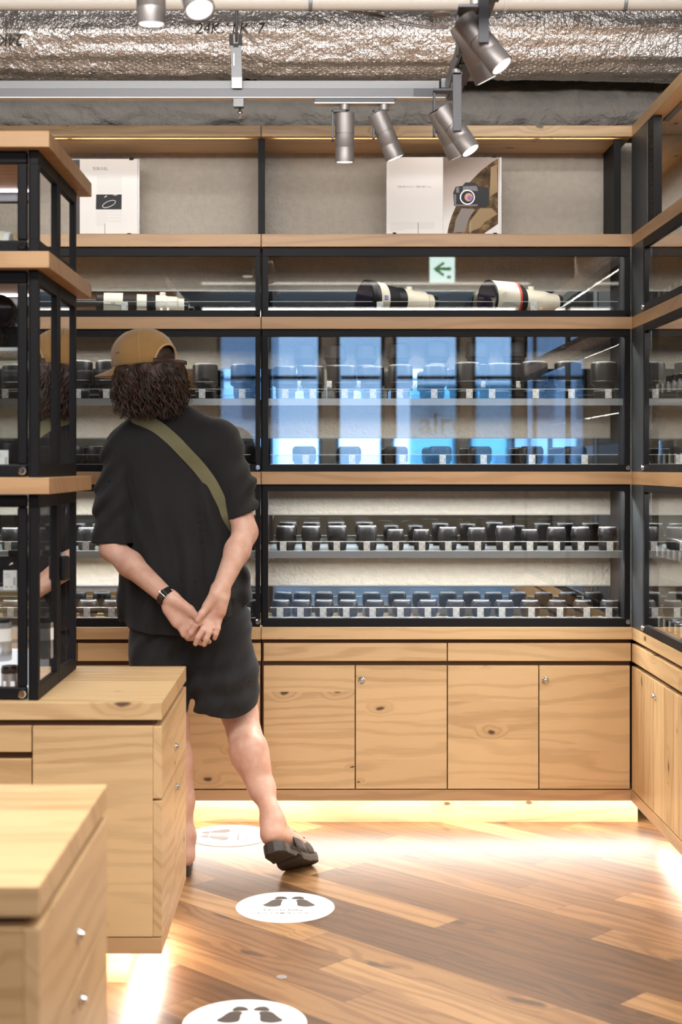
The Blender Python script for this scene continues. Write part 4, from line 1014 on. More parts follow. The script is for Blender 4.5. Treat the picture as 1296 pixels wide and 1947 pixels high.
# camera stand (clear acrylic U) and large lens front on top of it
bm = bmesh.new(); tube([(XB(88, 3.72), 3.72, 1.593), (XB(88, 3.72), 3.72, 1.66), (XB(110, 3.72), 3.72, 1.66), (XB(110, 3.72), 3.72, 1.593)], .003, 6, bm=bm)
tag(obj('camera_stand', bm, M['acr_w']), 'thin clear acrylic camera stand behind the tower side glass', 'stand')
t = thing('telephoto_lens', 'black lens with a wide front glass lying high in the tower middle tier', 'lens', (XB(4, 3.65), 3.65, 1.690))
tag(obj('glass_ledge', B(-2.2, TX - .06, 3.56, 3.86, 1.640, 1.646), M['acrylic']), 'clear glass ledge in the upper part of the tower middle tier', 'shelf')
Rm = Matrix.Rotation(R(90), 3, 'X')
for nm_, pr, mm in (('hood', [(.040, 0), (.043, .004), (.043, .03), (.036, .04)], 'blk3'), ('front_element', [(.038, -.001), (.036, -.002)], 'glassf'), ('barrel', [(.034, .04), (.034, .12), (.030, .14)], 'blk')):
    bm = lathe([(r, -z) for r, z in pr], 36); bmesh.ops.recalc_face_normals(bm, faces=bm.faces); bmesh.ops.rotate(bm, verts=bm.verts, cent=(0, 0, 0), matrix=Rm); obj(nm_, bm, M[mm], t, local=True)
t.location.z = 1.646 + .0435
t.location.y = 3.60
t = thing('telephoto_lens', 'cream lens rear end cut by the left photo edge in the top tower tier', 'lens', (XB(0, 3.62), 3.62, 1.812 + .046))
for nm_, pr, mm in (('barrel', [(.040, -.12), (.040, -.02), (.036, -.01), (.036, .015)], 'cream'), ('mount_ring', [(.034, .015), (.034, .028), (.030, .030)], 'white')):
    bm = lathe(pr, 32); bmesh.ops.rotate(bm, verts=bm.verts, cent=(0, 0, 0), matrix=Matrix.Rotation(R(90), 3, 'Y')); obj(nm_, bm, M[mm], t, local=True)
bm = B(-.02, .03, -.045, -.036, -.045, -.02); obj('collar_foot', B(-.035, .045, -.02, .02, -.046, -.030), M['cream'], t, local=True, bevel=.003)

# ================================================================ POSTERS
def framed(name, label, px0, px1, py0, py1, y):
    t = thing(name, label, 'poster', (XB((px0 + px1) / 2, y), y, ZB(py1, y)))
    x0, x1, z0, z1 = XB(px0, y), XB(px1, y), max(ZB(py1, y), ZA1 + .001), ZB(py0, y)
    obj('backing', B(x0, x1, y + .002, y + .006, z0, z1), M['acr_w'], t)
    return t, x0, x1, z0, z1
yp = 5.12
def gpaper(name, kind):
    m = mat(name, (.86, .84, .82), .5)
    return m
t, x0, x1, z0, z1 = framed('open_book_poster', 'framed magazine spread with a camera on a rock, on the open top shelf', 734, 953, 299, 444.5, yp)
xm = XB(842, yp)
def px2(px, py): return (XB(px, yp), ZB(py, yp))
obj('left_page', B(x0 + .002, xm - .0005, yp - .001, yp + .002, z0, z1), M['paper'], t)
pg = mat('photo_page', (.86, .84, .82), .5); NP = NT(pg); tcp = NP.n('ShaderNodeTexCoord'); sp_ = NP.n('ShaderNodeSeparateXYZ'); NP.l(tcp.outputs['Generated'], sp_.inputs[0])
NP.l(NP.ramp(NP.m('SUBTRACT', sp_.outputs[2], NP.m('MULTIPLY', sp_.outputs[0], .35)), [(.15, (.93, .92, .90)), (.45, (.62, .54, .48)), (.85, (.20, .14, .11))]), NP.b.inputs['Base Color'])
obj('right_page', B(xm + .0005, x1 - .006, yp - .0012, yp + .002, z0, z1 - .001), pg, t)
def zoomc(cx, cy): return (725 + cx / 5.4, 285 + cy / 5.4)
def poly(name, pts, m, parent, dy, f=zoomc):
    bm = bmesh.new(); prism(bm, [px2(*f(a, b)) for a, b in pts], yp - .0012 - dy, yp - .0011 - dy + .0004); return obj(name, bm, m, parent)
rk = plaster('photo_rock', (.13, .095, .065), 60, .0); NTk = NT(rk); tc = NTk.n('ShaderNodeTexCoord')
nn = NTk.noise(tc.outputs['Object'], 22, 5, .65); NTk.l(NTk.ramp(nn, [(.3, (.02, .014, .01)), (.5, (.12, .075, .04)), (.7, (.36, .24, .11))]), rk.node_tree.nodes['Principled BSDF'].inputs['Base Color'])
poly('photo_rock', [(1195, 90), (1195, 760), (1050, 860), (675, 858), (690, 780), (720, 680), (770, 560), (870, 370), (940, 295), (1020, 215), (1130, 130)], rk, t, .0010)
lt = mat('photo_rock_light', (.40, .28, .14), .6); gy = mat('photo_rock_grey', (.30, .27, .25), .6)
poly('photo_rock_face', [(1010, 600), (1130, 600), (1190, 660), (1060, 740), (1010, 800), (890, 850), (900, 740)], lt, t, .0013)
poly('photo_rock_face', [(820, 600), (960, 610), (900, 700), (850, 840), (740, 850), (760, 720)], gy, t, .0013)
poly('photo_rock_face', [(1120, 180), (1185, 150), (1190, 430), (1110, 480)], lt, t, .0013)
poly('photo_camera', [(735, 440), (760, 380), (830, 370), (860, 335), (960, 335), (1010, 385), (1100, 390), (1105, 570), (1060, 582), (745, 578)], M['blk'], t, .0016)
poly('photo_camera_top', [(835, 375), (975, 372), (990, 425), (870, 415), (830, 440)], M['photo_grey'], t, .0019)
poly('photo_camera_grip', [(745, 455), (765, 460), (765, 560), (748, 560)], M['photo_grey'], t, .0019)
poly('photo_camera_dial', [(765, 385), (795, 385), (795, 440), (765, 440)], M['photo_grey'], t, .0019)
poly('photo_camera_base', [(750, 562), (985, 562), (985, 578), (750, 578)], M['photo_grey'], t, .0019)
def circ(cx, cy, r, n=32): return [(cx + r * math.cos(2 * math.pi * k / n), cy + r * math.sin(2 * math.pi * k / n)) for k in range(n)]
poly('photo_lens_rim', circ(880, 488, 76), M['silver'], t, .0022); poly('photo_lens_ring', circ(880, 488, 66), M['blk'], t, .0025)
poly('photo_lens_glass', circ(893, 488, 42), mat('photo_glass_orange', (.75, .35, .22), .4), t, .0028); poly('photo_lens_core', circ(905, 495, 26), mat('photo_glass_violet', (.28, .12, .45), .4), t, .0031)
bm = text_bm('写真を愛するひとへ、最高の"瞳"でした。', .0068, .0003)
bmesh.ops.rotate(bm, verts=bm.verts, cent=(0, 0, 0), matrix=Matrix.Rotation(R(90), 3, 'X')); a_, b_ = px2(*zoomc(345, 380)); bmesh.ops.translate(bm, verts=bm.verts, vec=(a_, yp - .0014, b_))
obj('headline', bm, M['ink'], t)
bm = bmesh.new()
for k in range(6):
    a, b = px2(*zoomc(92, 748 + k * 15)); c, d = px2(*zoomc((545, 545, 545, 545, 530, 230)[k], 748)); box(bm, a, c, yp - .0013, yp - .0010, b - .0005, b + .0005)
tag(obj('small_print', bm, mat('faint_print', (.66, .64, .62), .6), t), kind='stuff')
for (a, b, c, d, nm_) in ((1135, 58, 1178, 80, 'clip'), (115, 850, 150, 868, 'clip'), (1148, 852, 1185, 868, 'clip')):
    p, q = px2(*zoomc(a, b)), px2(*zoomc(c, d)); obj(nm_, B(p[0], q[0], yp - .004, yp + .008, max(q[1], ZA1 + .001), p[1]), M['blk2'], t)
for cx in (376, 912):
    a, b = px2(*zoomc(cx, 755)); obj('wire_support', tube([(a, yp - .006, ZA1 + .0005), (a, yp - .006, b)], .0014, 8), M['pipe'], t)
t, x0, x1, z0, z1 = framed('page_poster', 'framed white page with text and a small dark photo, top shelf at left', 112, 265, 302, 444.5, yp)
def zoomd(cx, cy): return (140 + cx / 8.1, 280 + cy / 8.1)
xm = XB(151.5, yp)
obj('right_page', B(xm + .0004, XB(261, yp), yp - .001, yp + .002, z0, z1 - .001), M['paper'], t)
obj('left_page', B(x0, xm - .0004, yp - .001, yp + .002, z0, z1 - .004), mat('dark_page', (.07, .055, .055), .5), t)
poly('photo_print', [(348, 728), (740, 728), (737, 958), (342, 958)], M['blk'], t, .0003, zoomd)
bm = bmesh.new(); ring = []
for k in range(40):
    a = 2 * math.pi * k / 40; ring.append(Vector((XB(140 + (545 + 100 * math.cos(a)) / 8.1, yp), yp - .0018, ZB(280 + (875 - 45 * math.sin(a) - 35 * math.cos(a)) / 8.1, yp))))
tube(ring + [ring[0]], .0012, 6, bm=bm); obj('photo_highlight', bm, M['white'], t)
poly('photo_highlight', [(470, 770), (500, 745), (520, 748), (480, 778)], M['white'], t, .0006, zoomd); poly('photo_highlight', [(595, 740), (640, 732), (680, 735), (650, 745)], M['white'], t, .0006, zoomd)
bm = bmesh.new()
for k in range(17):
    a, b = px2(*zoomd(360, 445 + k * 16)); c, _ = px2(*zoomd(745, 0)); box(bm, a, c, yp - .0013, yp - .0010, b - .0003, b + .0003)
for k in range(15):
    a, b = px2(*zoomd(345, 985 + k * 16)); c, _ = px2(*zoomd((735, 740, 520)[k % 3] if k < 11 else 480, 0)); box(bm, a, c, yp - .0013, yp - .0010, b - .00025, b + .00025)
tag(obj('small_print', bm, mat('faint_print', (.62, .60, .58), .6), t), kind='stuff')
bm = text_bm('写真の話。', .013, .0003); bmesh.ops.rotate(bm, verts=bm.verts, cent=(0, 0, 0), matrix=Matrix.Rotation(R(90), 3, 'X')); a_, b_ = px2(*zoomd(430, 335)); bmesh.ops.translate(bm, verts=bm.verts, vec=(a_, yp - .0014, b_)); obj('headline', bm, M['ink'], t)
for (a, b, c, d) in ((858, 160, 920, 200), (825, 1325, 885, 1342)):
    p, q = px2(*zoomd(a, b)), px2(*zoomd(c, d)); obj('clip', B(p[0], q[0], yp - .004, yp + .008, max(q[1], ZA1 + .001), p[1]), M['blk2'], t)
a, b = px2(*zoomd(485, 1180)); obj('wire_support', tube([(a, yp - .006, ZA1 + .0005), (a, yp - .006, b)], .0014, 8), M['pipe'], t)
# curled clear stand peeking in at the right edge of the niche
pts = [(XR + .10, 4.36, ZA1 + .0015 + .001), (XR + .11, 4.36, ZA1 + .05), (XR + .13, 4.34, ZA1 + .10), (XR + .145, 4.33, ZA1 + .14)]
tag(obj('acrylic_stand', tube(pts, .004, 8), M['acr_w']), 'curved clear stand at the right photo edge in the top niche', 'stand')

# ================================================================ FLOOR STICKERS
def sticker(px, py, rot, label, r=.145):
    Y = HC * 2700 / (py - 886); x = XB(px, Y)
    t = thing('floor_sticker', label, 'sticker', (x, Y, 0.0), (0, 0, rot), 'round waiting-position floor stickers')
    bm = lathe([(r, .0003), (r, .0012), (r - .0006, .0015)], 72); obj('disc', bm, M['card'], t, local=True)
    # drawn as seen from the camera with no rotation: toes nearer, writing upside down
    fl = [(-.25, .46), (-.07, .45), (-.085, .30), (-.09, .13), (-.13, .04), (-.28, .0), (-.42, .05), (-.45, .12), (-.38, .24)]
    hl = [(-.22, .50), (.01, .51), (.02, .58), (-.04, .66), (-.14, .68), (-.20, .62)]
    hl = [(a - .0, b) for a, b in hl]
    for sg in (1, -1):
        for nm_, P_ in (('forefoot_print', fl), ('heel_print', hl)):
            P_ = [((a - .05) if sg == 1 else -(a - .05) + .10, b) for a, b in P_]; P_ = [(a + .05 * (sg == 1), b) for a, b in P_]
            pts = []; n = len(P_)
            for i in range(n):       # rounded by Catmull-Rom
                p0, p1, p2, p3 = P_[i - 1], P_[i], P_[(i + 1) % n], P_[(i + 2) % n]
                for u in (0, .25, .5, .75):
                    q = [0.5 * (2 * p1[j] + (p2[j] - p0[j]) * u + (2 * p0[j] - 5 * p1[j] + 4 * p2[j] - p3[j]) * u * u + (-p0[j] + 3 * p1[j] - 3 * p2[j] + p3[j]) * u ** 3) for j in (0, 1)]
                    pts.append((q[0] * r, q[1] * r))
            bm = bmesh.new(); prism(bm, pts, .0015, .0019, plane='XY'); obj(nm_, bm, mat_foot, t, local=True)
    for txt, yy, sz in (('Please wait here', -.033, .0175), ('こちらでお待ちください', -.058, .0170)):
        bm = text_bm(txt, sz, .0002); bmesh.ops.rotate(bm, verts=bm.verts, cent=(0, 0, 0), matrix=Matrix.Rotation(math.pi, 3, 'Z'))
        bmesh.ops.translate(bm, verts=bm.verts, vec=(-.006, yy, .0018)); obj('wording', bm, mat_foot, t, local=True)
mat_foot = mat('dark_brown_print', (.075, .058, .05), .5)
sticker(542, 1725, 0, 'white round floor sticker with two shoe prints, alone mid-floor')
sticker(465, 1946, 0, 'white round floor sticker with shoe prints, cut by the bottom edge')
sticker(436, 1589, R(90), 'white round floor sticker with sideways shoe prints, behind the bare leg')
Yd = HC * 2700 / (1858 - 886)
bm = lathe([(.0135, .0003), (.0135, .0012), (.012, .0016)], 32); bmesh.ops.translate(bm, verts=bm.verts, vec=(XB(535, Yd), Yd, 0))
tag(obj('floor_disc', bm, M['silver']), 'small grey metal dot set in the floor', 'disc')
# ================================================================ PERSON
def seg_field(P, a, b, ra, rb, n=None, q=1.0):
    """distance to a round cone a-b; flattened to fraction q along n"""
    a = np.array(a, dtype=np.float32); b = np.array(b, dtype=np.float32)
    if n is not None and q != 1.0:
        n = np.array(n, dtype=np.float32); n = n / np.linalg.norm(n)
        dP = (P @ n)[..., None] * n * (1 / q - 1); P = P + dP
        a = a + (a @ n) * n * (1 / q - 1); b = b + (b @ n) * n * (1 / q - 1)
    ab = b - a; L2 = float(ab @ ab)
    pa = P - a
    t = np.clip((pa @ ab) / max(L2, 1e-9), 0, 1)
    d = np.linalg.norm(pa - t[..., None] * ab, axis=-1) - (ra + (rb - ra) * t)
    return d * (q if q < 1 else 1) ** .5
class Field:
    def __init__(s, lo, hi, h):
        s.lo = np.array(lo, dtype=np.float32); s.h = h
        s.n = np.ceil((np.array(hi) - s.lo) / h).astype(int) + 1
        s.D = np.full(s.n, 0.2, dtype=np.float32)
    def grid(s, i0, i1):
        ax = [s.lo[k] + s.h * np.arange(i0[k], i1[k], dtype=np.float32) for k in range(3)]
        return np.stack(np.meshgrid(*ax, indexing='ij'), -1)
    def add(s, a, b, ra, rb=None, k=.02, n=None, q=1., sub=False):
        rb = ra if rb is None else rb; a = np.array(a, float); b = np.array(b, float); m = max(ra, rb) + .05
        i0 = np.maximum(0, np.floor((np.minimum(a, b) - m - s.lo) / s.h).astype(int)); i1 = np.minimum(s.n, np.ceil((np.maximum(a, b) + m - s.lo) / s.h).astype(int) + 1)
        if np.any(i1 <= i0): return s
        sl = tuple(slice(i0[j], i1[j]) for j in range(3)); P = s.grid(i0, i1)
        d = seg_field(P, a, b, ra, rb, n, q); A = s.D[sl]
        if sub:
            d = -d; hh = np.maximum(k - np.abs(A - d), 0) / k; s.D[sl] = np.maximum(A, d) + hh * hh * k * .25
        else:
            hh = np.maximum(k - np.abs(A - d), 0) / k; s.D[sl] = np.minimum(A, d) - hh * hh * k * .25
        return s
    def chain(s, pts, rs, k=.02, **kw):
        for i in range(len(pts) - 1): s.add(pts[i], pts[i + 1], rs[i], rs[i + 1], k, **kw)
        return s
    def mesh(s):
        D = s.D; D[0] = D[-1] = .1; D[:, 0] = D[:, -1] = .1; D[:, :, 0] = D[:, :, -1] = .1
        ins = D < 0
        c = np.zeros(np.array(D.shape) - 1, dtype=np.int8)
        for dx in (0, 1):
            for dy in (0, 1):
                for dz in (0, 1): c += ins[dx:D.shape[0] - 1 + dx, dy:D.shape[1] - 1 + dy, dz:D.shape[2] - 1 + dz]
        act = (c > 0) & (c < 8); idx = np.argwhere(act); ID = np.full(act.shape, -1, dtype=np.int32); ID[act] = np.arange(len(idx))
        acc = np.zeros((len(idx), 3)); cnt = np.zeros(len(idx))
        for ax in range(3):
            for u in (0, 1):
                for v in (0, 1):
                    o = [0, 0, 0]; oth = [k for k in range(3) if k != ax]; o[oth[0]] = u; o[oth[1]] = v
                    p0 = idx + o; p1 = p0.copy(); p1[:, ax] += 1
                    d0 = D[tuple(p0.T)]; d1 = D[tuple(p1.T)]; m = (d0 < 0) != (d1 < 0)
                    t = np.where(m, d0 / np.where(m, d0 - d1, 1), 0)
                    q = p0.astype(float); q[:, ax] += t
                    acc[m] += q[m]; cnt[m] += 1
        V = acc / cnt[:, None] * s.h + s.lo
        F = []
        for ax in range(3):
            o1, o2 = [(1, 2), (2, 0), (0, 1)][ax]
            sl0 = [slice(None)] * 3; sl1 = [slice(None)] * 3; sl0[ax] = slice(0, -1); sl1[ax] = slice(1, None)
            ch = ins[tuple(sl0)] != ins[tuple(sl1)]
            e = np.argwhere(ch); e = e[(e[:, o1] > 0) & (e[:, o2] > 0) & (e[:, o1] < D.shape[o1] - 1) & (e[:, o2] < D.shape[o2] - 1)]
            fl = ins[tuple(e.T)]
            def cid(d1, d2):
                p = e.copy(); p[:, o1] -= d1; p[:, o2] -= d2; return ID[tuple(p.T)]
            q = np.stack([cid(1, 1), cid(0, 1), cid(0, 0), cid(1, 0)], 1); q[~fl] = q[~fl][:, ::-1]
            F.append(q)
        return V, np.concatenate(F)
def smooth_mesh(V, F, it=2, lam=.5):
    E = np.concatenate([F[:, [0, 1]], F[:, [1, 2]], F[:, [2, 3]], F[:, [3, 0]]]); n = len(V)
    E = np.concatenate([E, E[:, ::-1]]); cnt = np.bincount(E[:, 0], minlength=n)[:, None]
    for _ in range(it):
        S = np.stack([np.bincount(E[:, 0], weights=V[E[:, 1], k], minlength=n) for k in range(3)], 1)
        V = V + lam * (S / np.maximum(cnt, 1) - V)
    return V
def field_obj(name, f, m, parent, it=2):
    V, F = f.mesh(); V = smooth_mesh(V, F, it)
    off = np.array(parent.location if parent is not None and parent.parent is None else (0, 0, 0), float)
    if parent is not None and parent.parent is not None: off = np.array(parent.parent.location) + np.array(parent.location)
    V = V - off
    me = bpy.data.meshes.new(name); me.vertices.add(len(V)); me.vertices.foreach_set('co', V.astype(np.float32).ravel())
    me.loops.add(F.size); me.loops.foreach_set('vertex_index', F.astype(np.int32).ravel())
    me.polygons.add(len(F)); me.polygons.foreach_set('loop_start', np.arange(0, F.size, 4, dtype=np.int32))
    me.polygons.foreach_set('use_smooth', np.ones(len(F), dtype=bool)); me.update(calc_edges=True); me.validate()
    me.materials.append(m); o = bpy.data.objects.new(name, me); COL.objects.link(o); o.parent = parent
    return o
def V3(px, py, Y): return np.array(W(px, py, Y))
def hc(cx, cy, Y): return V3(290 + cx / 8.1, 1090 + cy / 8.1, Y)      # close-up of the hands
LOCP = Vector((-.36, 4.55, 0))
person = thing('person', 'person in camel cap, black T-shirt and shorts, hands clasped behind back, looking into the cases', 'person', LOCP)
YT = 4.57       # torso plane
NY = (0, 1, 0)
# the raised right foot stands on a tilted sandal: its frame
hS = Vector((-.152, 4.402, .128)); pitch, yaw_, rollS = R(27), R(27), R(-26)
fS = Vector((math.sin(yaw_) * math.cos(pitch), math.cos(yaw_) * math.cos(pitch), -math.sin(pitch)))
sideS = fS.cross(Vector((0, 0, 1))).normalized(); upS = sideS.cross(fS).normalized()
_r = Matrix.Rotation(rollS, 3, fS); sideS = _r @ sideS; upS = _r @ upS
fB = Vector((fS.x, fS.y, fS.z * .45)).normalized()
def shoe(y, z, x=0.): return hS + sideS * x + (fS * y if y <= .165 else fS * .165 + fB * (y - .165)) + upS * z
# ---- body: one continuous surface
hN = V3(303, 792, YT - .01); headc = V3(273, 700, 4.53)
shL, shR = V3(232, 850, YT), V3(422, 838, YT)
elL, elR = V3(213, 1042, 4.50), V3(466, 1012, 4.50)
wrL, wrR = hc(260, 400, 4.375), hc(1040, 260, 4.365)
bf = Field((-.86, 4.2, 0), (.06, 4.86, 1.78), .0035)
fd = np.array([-.86, .50, -.10]); fd /= np.linalg.norm(fd)          # where the face points
upv = np.array([-.06, .05, 1.0]); upv -= fd * (upv @ fd); upv /= np.linalg.norm(upv); sdv = np.cross(fd, upv)
def hp(f, s, u): return headc + fd * f + sdv * s + upv * u
bf.add(hp(-.018, 0, .018), hp(.022, 0, .024), .083, .080, n=sdv, q=.88)          # skull
bf.add(hp(.03, 0, -.03), hp(.062, 0, -.075), .058, .034, n=sdv, q=.92)           # jaw to chin
bf.add(hp(.092, 0, -.006), hp(.104, 0, -.034), .008, .012, k=.012)               # nose
for s in (-1, 1):
    bf.add(hp(.0, s * .072, -.01), hp(-.012, s * .080, -.012), .020, .024, k=.01, n=sdv, q=.4)   # ears
    bf.add(hp(.082, s * .030, .004), hp(.083, s * .032, .004), .010, .010, k=.008, sub=True)
    bf.add(hp(.073, s * .031, .003), hp(.073, s * .031, .003), .0115, k=.003)
    bf.add(hp(.081, s * .016, .017), hp(.074, s * .045, .018), .007, .006, k=.012)
bf.add(hp(.088, -.018, -.058), hp(.088, .018, -.058), .005, k=.006); bf.add(hp(.087, -.017, -.066), hp(.087, .017, -.066), .006, k=.006)
bf.add(hp(-.02, 0, -.05), hN + np.array([0, .01, 0]), .054, .058, k=.03)
bf.add(hN + np.array([0, .01, 0]), V3(318, 850, YT), .060, .085, k=.04)
bf.add(V3(255, 850, YT), V3(400, 842, YT), .060, .060, k=.05)
bf.add(V3(325, 870, YT), V3(345, 1050, YT), .125, .115, k=.05, n=NY, q=.55)
bf.add(V3(345, 1050, YT), V3(358, 1160, YT), .115, .115, k=.05, n=NY, q=.6)
bf.chain([shL, elL], [.047, .038], k=.03); bf.chain([shR, elR], [.047, .038], k=.03)
fmL = elL * .68 + wrL * .32; fmR = elR * .68 + wrR * .32
NYc = (0, 1, 0)
bf.chain([elL, fmL, wrL], [.037, .039, .0265], k=.02); bf.chain([elR, fmR, wrR], [.037, .0385, .0265], k=.02)
# legs
hipR, hipL = V3(418, 1190, YT + .02), V3(312, 1195, YT + .02)
knR, anR = V3(454, 1352, 4.65), V3(517, 1560, 4.462)
bf.chain([hipR, knR], [.070, .060], k=.03)
cR = V3(474, 1435, 4.575)
bf.chain([knR, cR, V3(498, 1500, 4.525), V3(513, 1540, 4.478), anR], [.056, .0585, .041, .0265, .028], k=.02)
bf.add(V3(478, 1420, 4.55), V3(487, 1450, 4.535), .045, .036, k=.03)           # calf muscle
heelR = np.array(shoe(.034, .029)); ballR = np.array(shoe(.175, .033)); toeR = np.array(shoe(.212, .022))
bf.chain([anR, V3(516, 1582, 4.437), heelR], [.030, .031, .030], k=.02)
bf.add(anR, ballR, .030, .030, k=.03); bf.add(heelR, ballR, .027, .034, k=.03, n=tuple(upS), q=.75); bf.add(ballR, toeR, .036, .030, k=.02, n=tuple(upS), q=.5)
for k in range(5):
    o = np.array(sideS) * (-.026 + .013 * k); bf.add(toeR + o, toeR + o + np.array(fB) * (.042 - .005 * k) - np.array([0, 0, .003]), .0105 - .0012 * k, .0095 - .0012 * k, k=.004)
bf.add(anR + np.array([.026, 0, .0]), anR + np.array([.027, 0, -.004]), .012, k=.015)
# left leg, behind the island
knL, anL = V3(322, 1380, 4.60), V3(350, 1590, 4.52)
bf.chain([hipL, knL, V3(332, 1450, 4.58), V3(342, 1520, 4.56), anL], [.070, .060, .058, .044, .029], k=.025)
heelL = np.array([-.432, 4.50, .062]); ballL = np.array([-.462, 4.66, .048])
bf.chain([anL, heelL], [.032, .032], k=.02); bf.add(heelL, ballL, .028, .036, k=.03); bf.add(anL, ballL, .03, .03, k=.03)
for k in range(5): bf.add(ballL + np.array([-.028 + .014 * k, .02, 0]), ballL + np.array([-.030 + .014 * k, .075 - .006 * abs(k - 1), -.008]), .010, .009, k=.004)
# hands
def hand(w_, palm, fingers, thumb):
    for (a, b, ra, rb, q) in palm: bf.add(a, b, ra, rb, k=.012, n=(.0, 1, .15), q=q)
    for pts, rs in fingers: bf.chain(pts, rs, k=.0035)
    for pts, rs in thumb: bf.chain(pts, rs, k=.006)
Yr = 4.352
mc = [hc(795, 690, Yr + .002), hc(860, 745, Yr), hc(915, 765, Yr), hc(1010, 740, Yr + .004)]
hand(wrR, [(wrR, mc[0], .024, .012, .62), (wrR, mc[1], .024, .0125, .6), (wrR, mc[2], .024, .0125, .6), (wrR + np.array([.006, 0, -.02]), mc[3], .023, .012, .62),
           (hc(960, 350, Yr - .004), hc(850, 500, Yr - .006), .019, .015, .9), (hc(1080, 400, Yr - .002), hc(1060, 600, Yr - .001), .017, .013, .9)],
     [([mc[0], hc(660, 800, Yr - .020), hc(590, 920, Yr - .018), hc(545, 985, Yr - .008)], [.0105, .0095, .0088, .0080]),
      ([mc[1], hc(775, 870, Yr - .020), hc(700, 985, Yr - .022), hc(662, 1085, Yr - .016)], [.0108, .0098, .0092, .0084]),
      ([mc[2], hc(875, 900, Yr - .020), hc(830, 1010, Yr - .022), hc(793, 1100, Yr - .016)], [.0106, .0096, .0090, .0080]),
      ([mc[3], hc(1000, 850, Yr - .010), hc(975, 930, Yr - .012), hc(955, 1000, Yr - .008)], [.0102, .0090, .0084, .0075])],
     [([hc(960, 340, Yr - .002), hc(840, 510, Yr - .010), hc(755, 625, Yr - .020), hc(690, 725, Yr - .027)], [.016, .0135, .0110, .0088])])
Yl_ = 4.374
ml = [hc(660, 690, Yl_ + .004), hc(610, 790, Yl_), hc(540, 850, Yl_), hc(455, 870, Yl_ - .002)]
hand(wrL, [(wrL, ml[0], .024, .013, .62), (wrL, ml[1], .024, .0125, .6), (wrL, ml[2], .024, .0125, .6), (wrL, ml[3], .024, .0125, .62),
           (hc(350, 430, Yl_ - .006), hc(570, 600, Yl_ - .006), .019, .015, .9), (hc(235, 560, Yl_ - .004), hc(360, 760, Yl_ - .004), .017, .015, .9)],
     [([ml[0], hc(780, 800, Yl_ + .006), hc(860, 860, Yl_ + .006), hc(925, 915, Yl_ + .004)], [.0105, .0092, .0086, .0078]),
      ([ml[1], hc(710, 900, Yl_ + .004), hc(800, 990, Yl_ + .006), hc(868, 1055, Yl_ + .006)], [.0106, .0094, .0088, .0080]),
      ([ml[2], hc(620, 940, Yl_ + .004), hc(690, 1030, Yl_ + .006), hc(740, 1080, Yl_ + .006)], [.0106, .0094, .0088, .0080]),
      ([ml[3], hc(480, 940, Yl_ - .002), hc(545, 1000, Yl_ + .004), hc(605, 1012, Yl_ + .006)], [.0105, .0095, .0085, .0076])],
     [([hc(360, 420, Yl_ - .004), hc(570, 560, Yl_ - .010), hc(700, 700, Yl_ - .008), hc(835, 780, Yl_ - .008)], [.0165, .0135, .0105, .0085])])
body = field_obj('body', bf, M['skin'], person, 1)
del bf
# ---- T-shirt: thin shell, open at hem, sleeves and neck
h_ = .0042
sf = Field((-.80, 4.30, .70), (-.10, 4.84, 1.53), h_)
sf.add(V3(248, 858, YT), V3(412, 846, YT), .068, .068, k=.07)
sf.add(V3(290, 806, YT), V3(338, 804, YT), .050, .050, k=.07)
sf.add(V3(322, 880, YT), V3(340, 1000, YT), .170, .168, k=.07, n=NY, q=.62)
sf.add(V3(340, 1000, YT), V3(352, 1130, YT), .168, .190, k=.06, n=NY, q=.66)
sf.add(V3(352, 1130, YT), V3(357, 1260, YT), .196, .205, k=.05, n=NY, q=.70)
Dt = sf.D.copy(); sf.D[:] = .2
sf.chain([shL + np.array([.01, 0, -.005]), V3(222, 950, 4.54), V3(216, 1060, 4.51)], [.062, .064, .066], k=.03)
sf.chain([shR + np.array([-.008, 0, -.005]), V3(448, 920, 4.54), V3(468, 1010, 4.51)], [.060, .056, .052], k=.03)
P = sf.grid((0, 0, 0), sf.n); X_, Y_, Z_ = P[..., 0], P[..., 1], P[..., 2]
def cut(keep):  # half space: keep >= 0
    pass
def half(p, nrm):
    nrm = np.array(nrm, float); nrm /= np.linalg.norm(nrm); return (P - np.array(p, dtype=np.float32)) @ nrm.astype(np.float32)
# folds
ph = 1.2 * np.sin(Z_ * 7 + X_ * 5)
xc = X_ + .43
fold = .0032 * np.sin(xc * 62 + ph * 1.4 + 1.6 * np.sin(Z_ * 5.)) * np.clip((1.36 - Z_) * 3, 0, 1) + .0022 * np.sin(xc * 105 + Z_ * 18 + 2 * np.sin(Z_ * 11)) * np.clip((1.25 - Z_) * 3, 0, 1)
fold += .0045 * np.exp(-((xc * 1.0 - (1.28 - Z_) * .10 - .045) / .013) ** 2) * np.clip((1.35 - Z_) * 5, 0, 1)
fold += .0050 * np.exp(-((X_ + .615 - (1.30 - Z_) * .25) / .012) ** 2) * np.clip((1.36 - Z_) * 8, 0, 1) * np.clip((Z_ - 1.05) * 8, 0, 1)
fold += .0010 * np.sin((Z_ * .9 + xc * .5) * 90) * np.exp(-((Z_ - .93) / .09) ** 2) * np.clip(np.abs(xc) * 6, 0, 1)
fold += .0030 * np.sin((Z_ - xc * 1.1) * 80) * np.clip((np.abs(X_ + .44) - .16) * 12, 0, 1) * np.clip((Z_ - 1.05) * 10, 0, 1)
dl = half(V3(214, 1033, 4.5), (0.02, 0, -1)); dr = half(V3(466, 978, 4.5), (.38, 0, -1))
Ds = sf.D; cutS = np.where(X_ < -.42, dl, dr)
Ds = np.where(cutS > .012, .05, Ds)
kk = .004 + .046 * np.clip((Z_ - 1.09) * 7, 0, 1); hh = np.maximum(kk - np.abs(Dt - Ds), 0) / kk
D = np.minimum(Dt, Ds) - hh * hh * kk * .25 + fold * 2.2
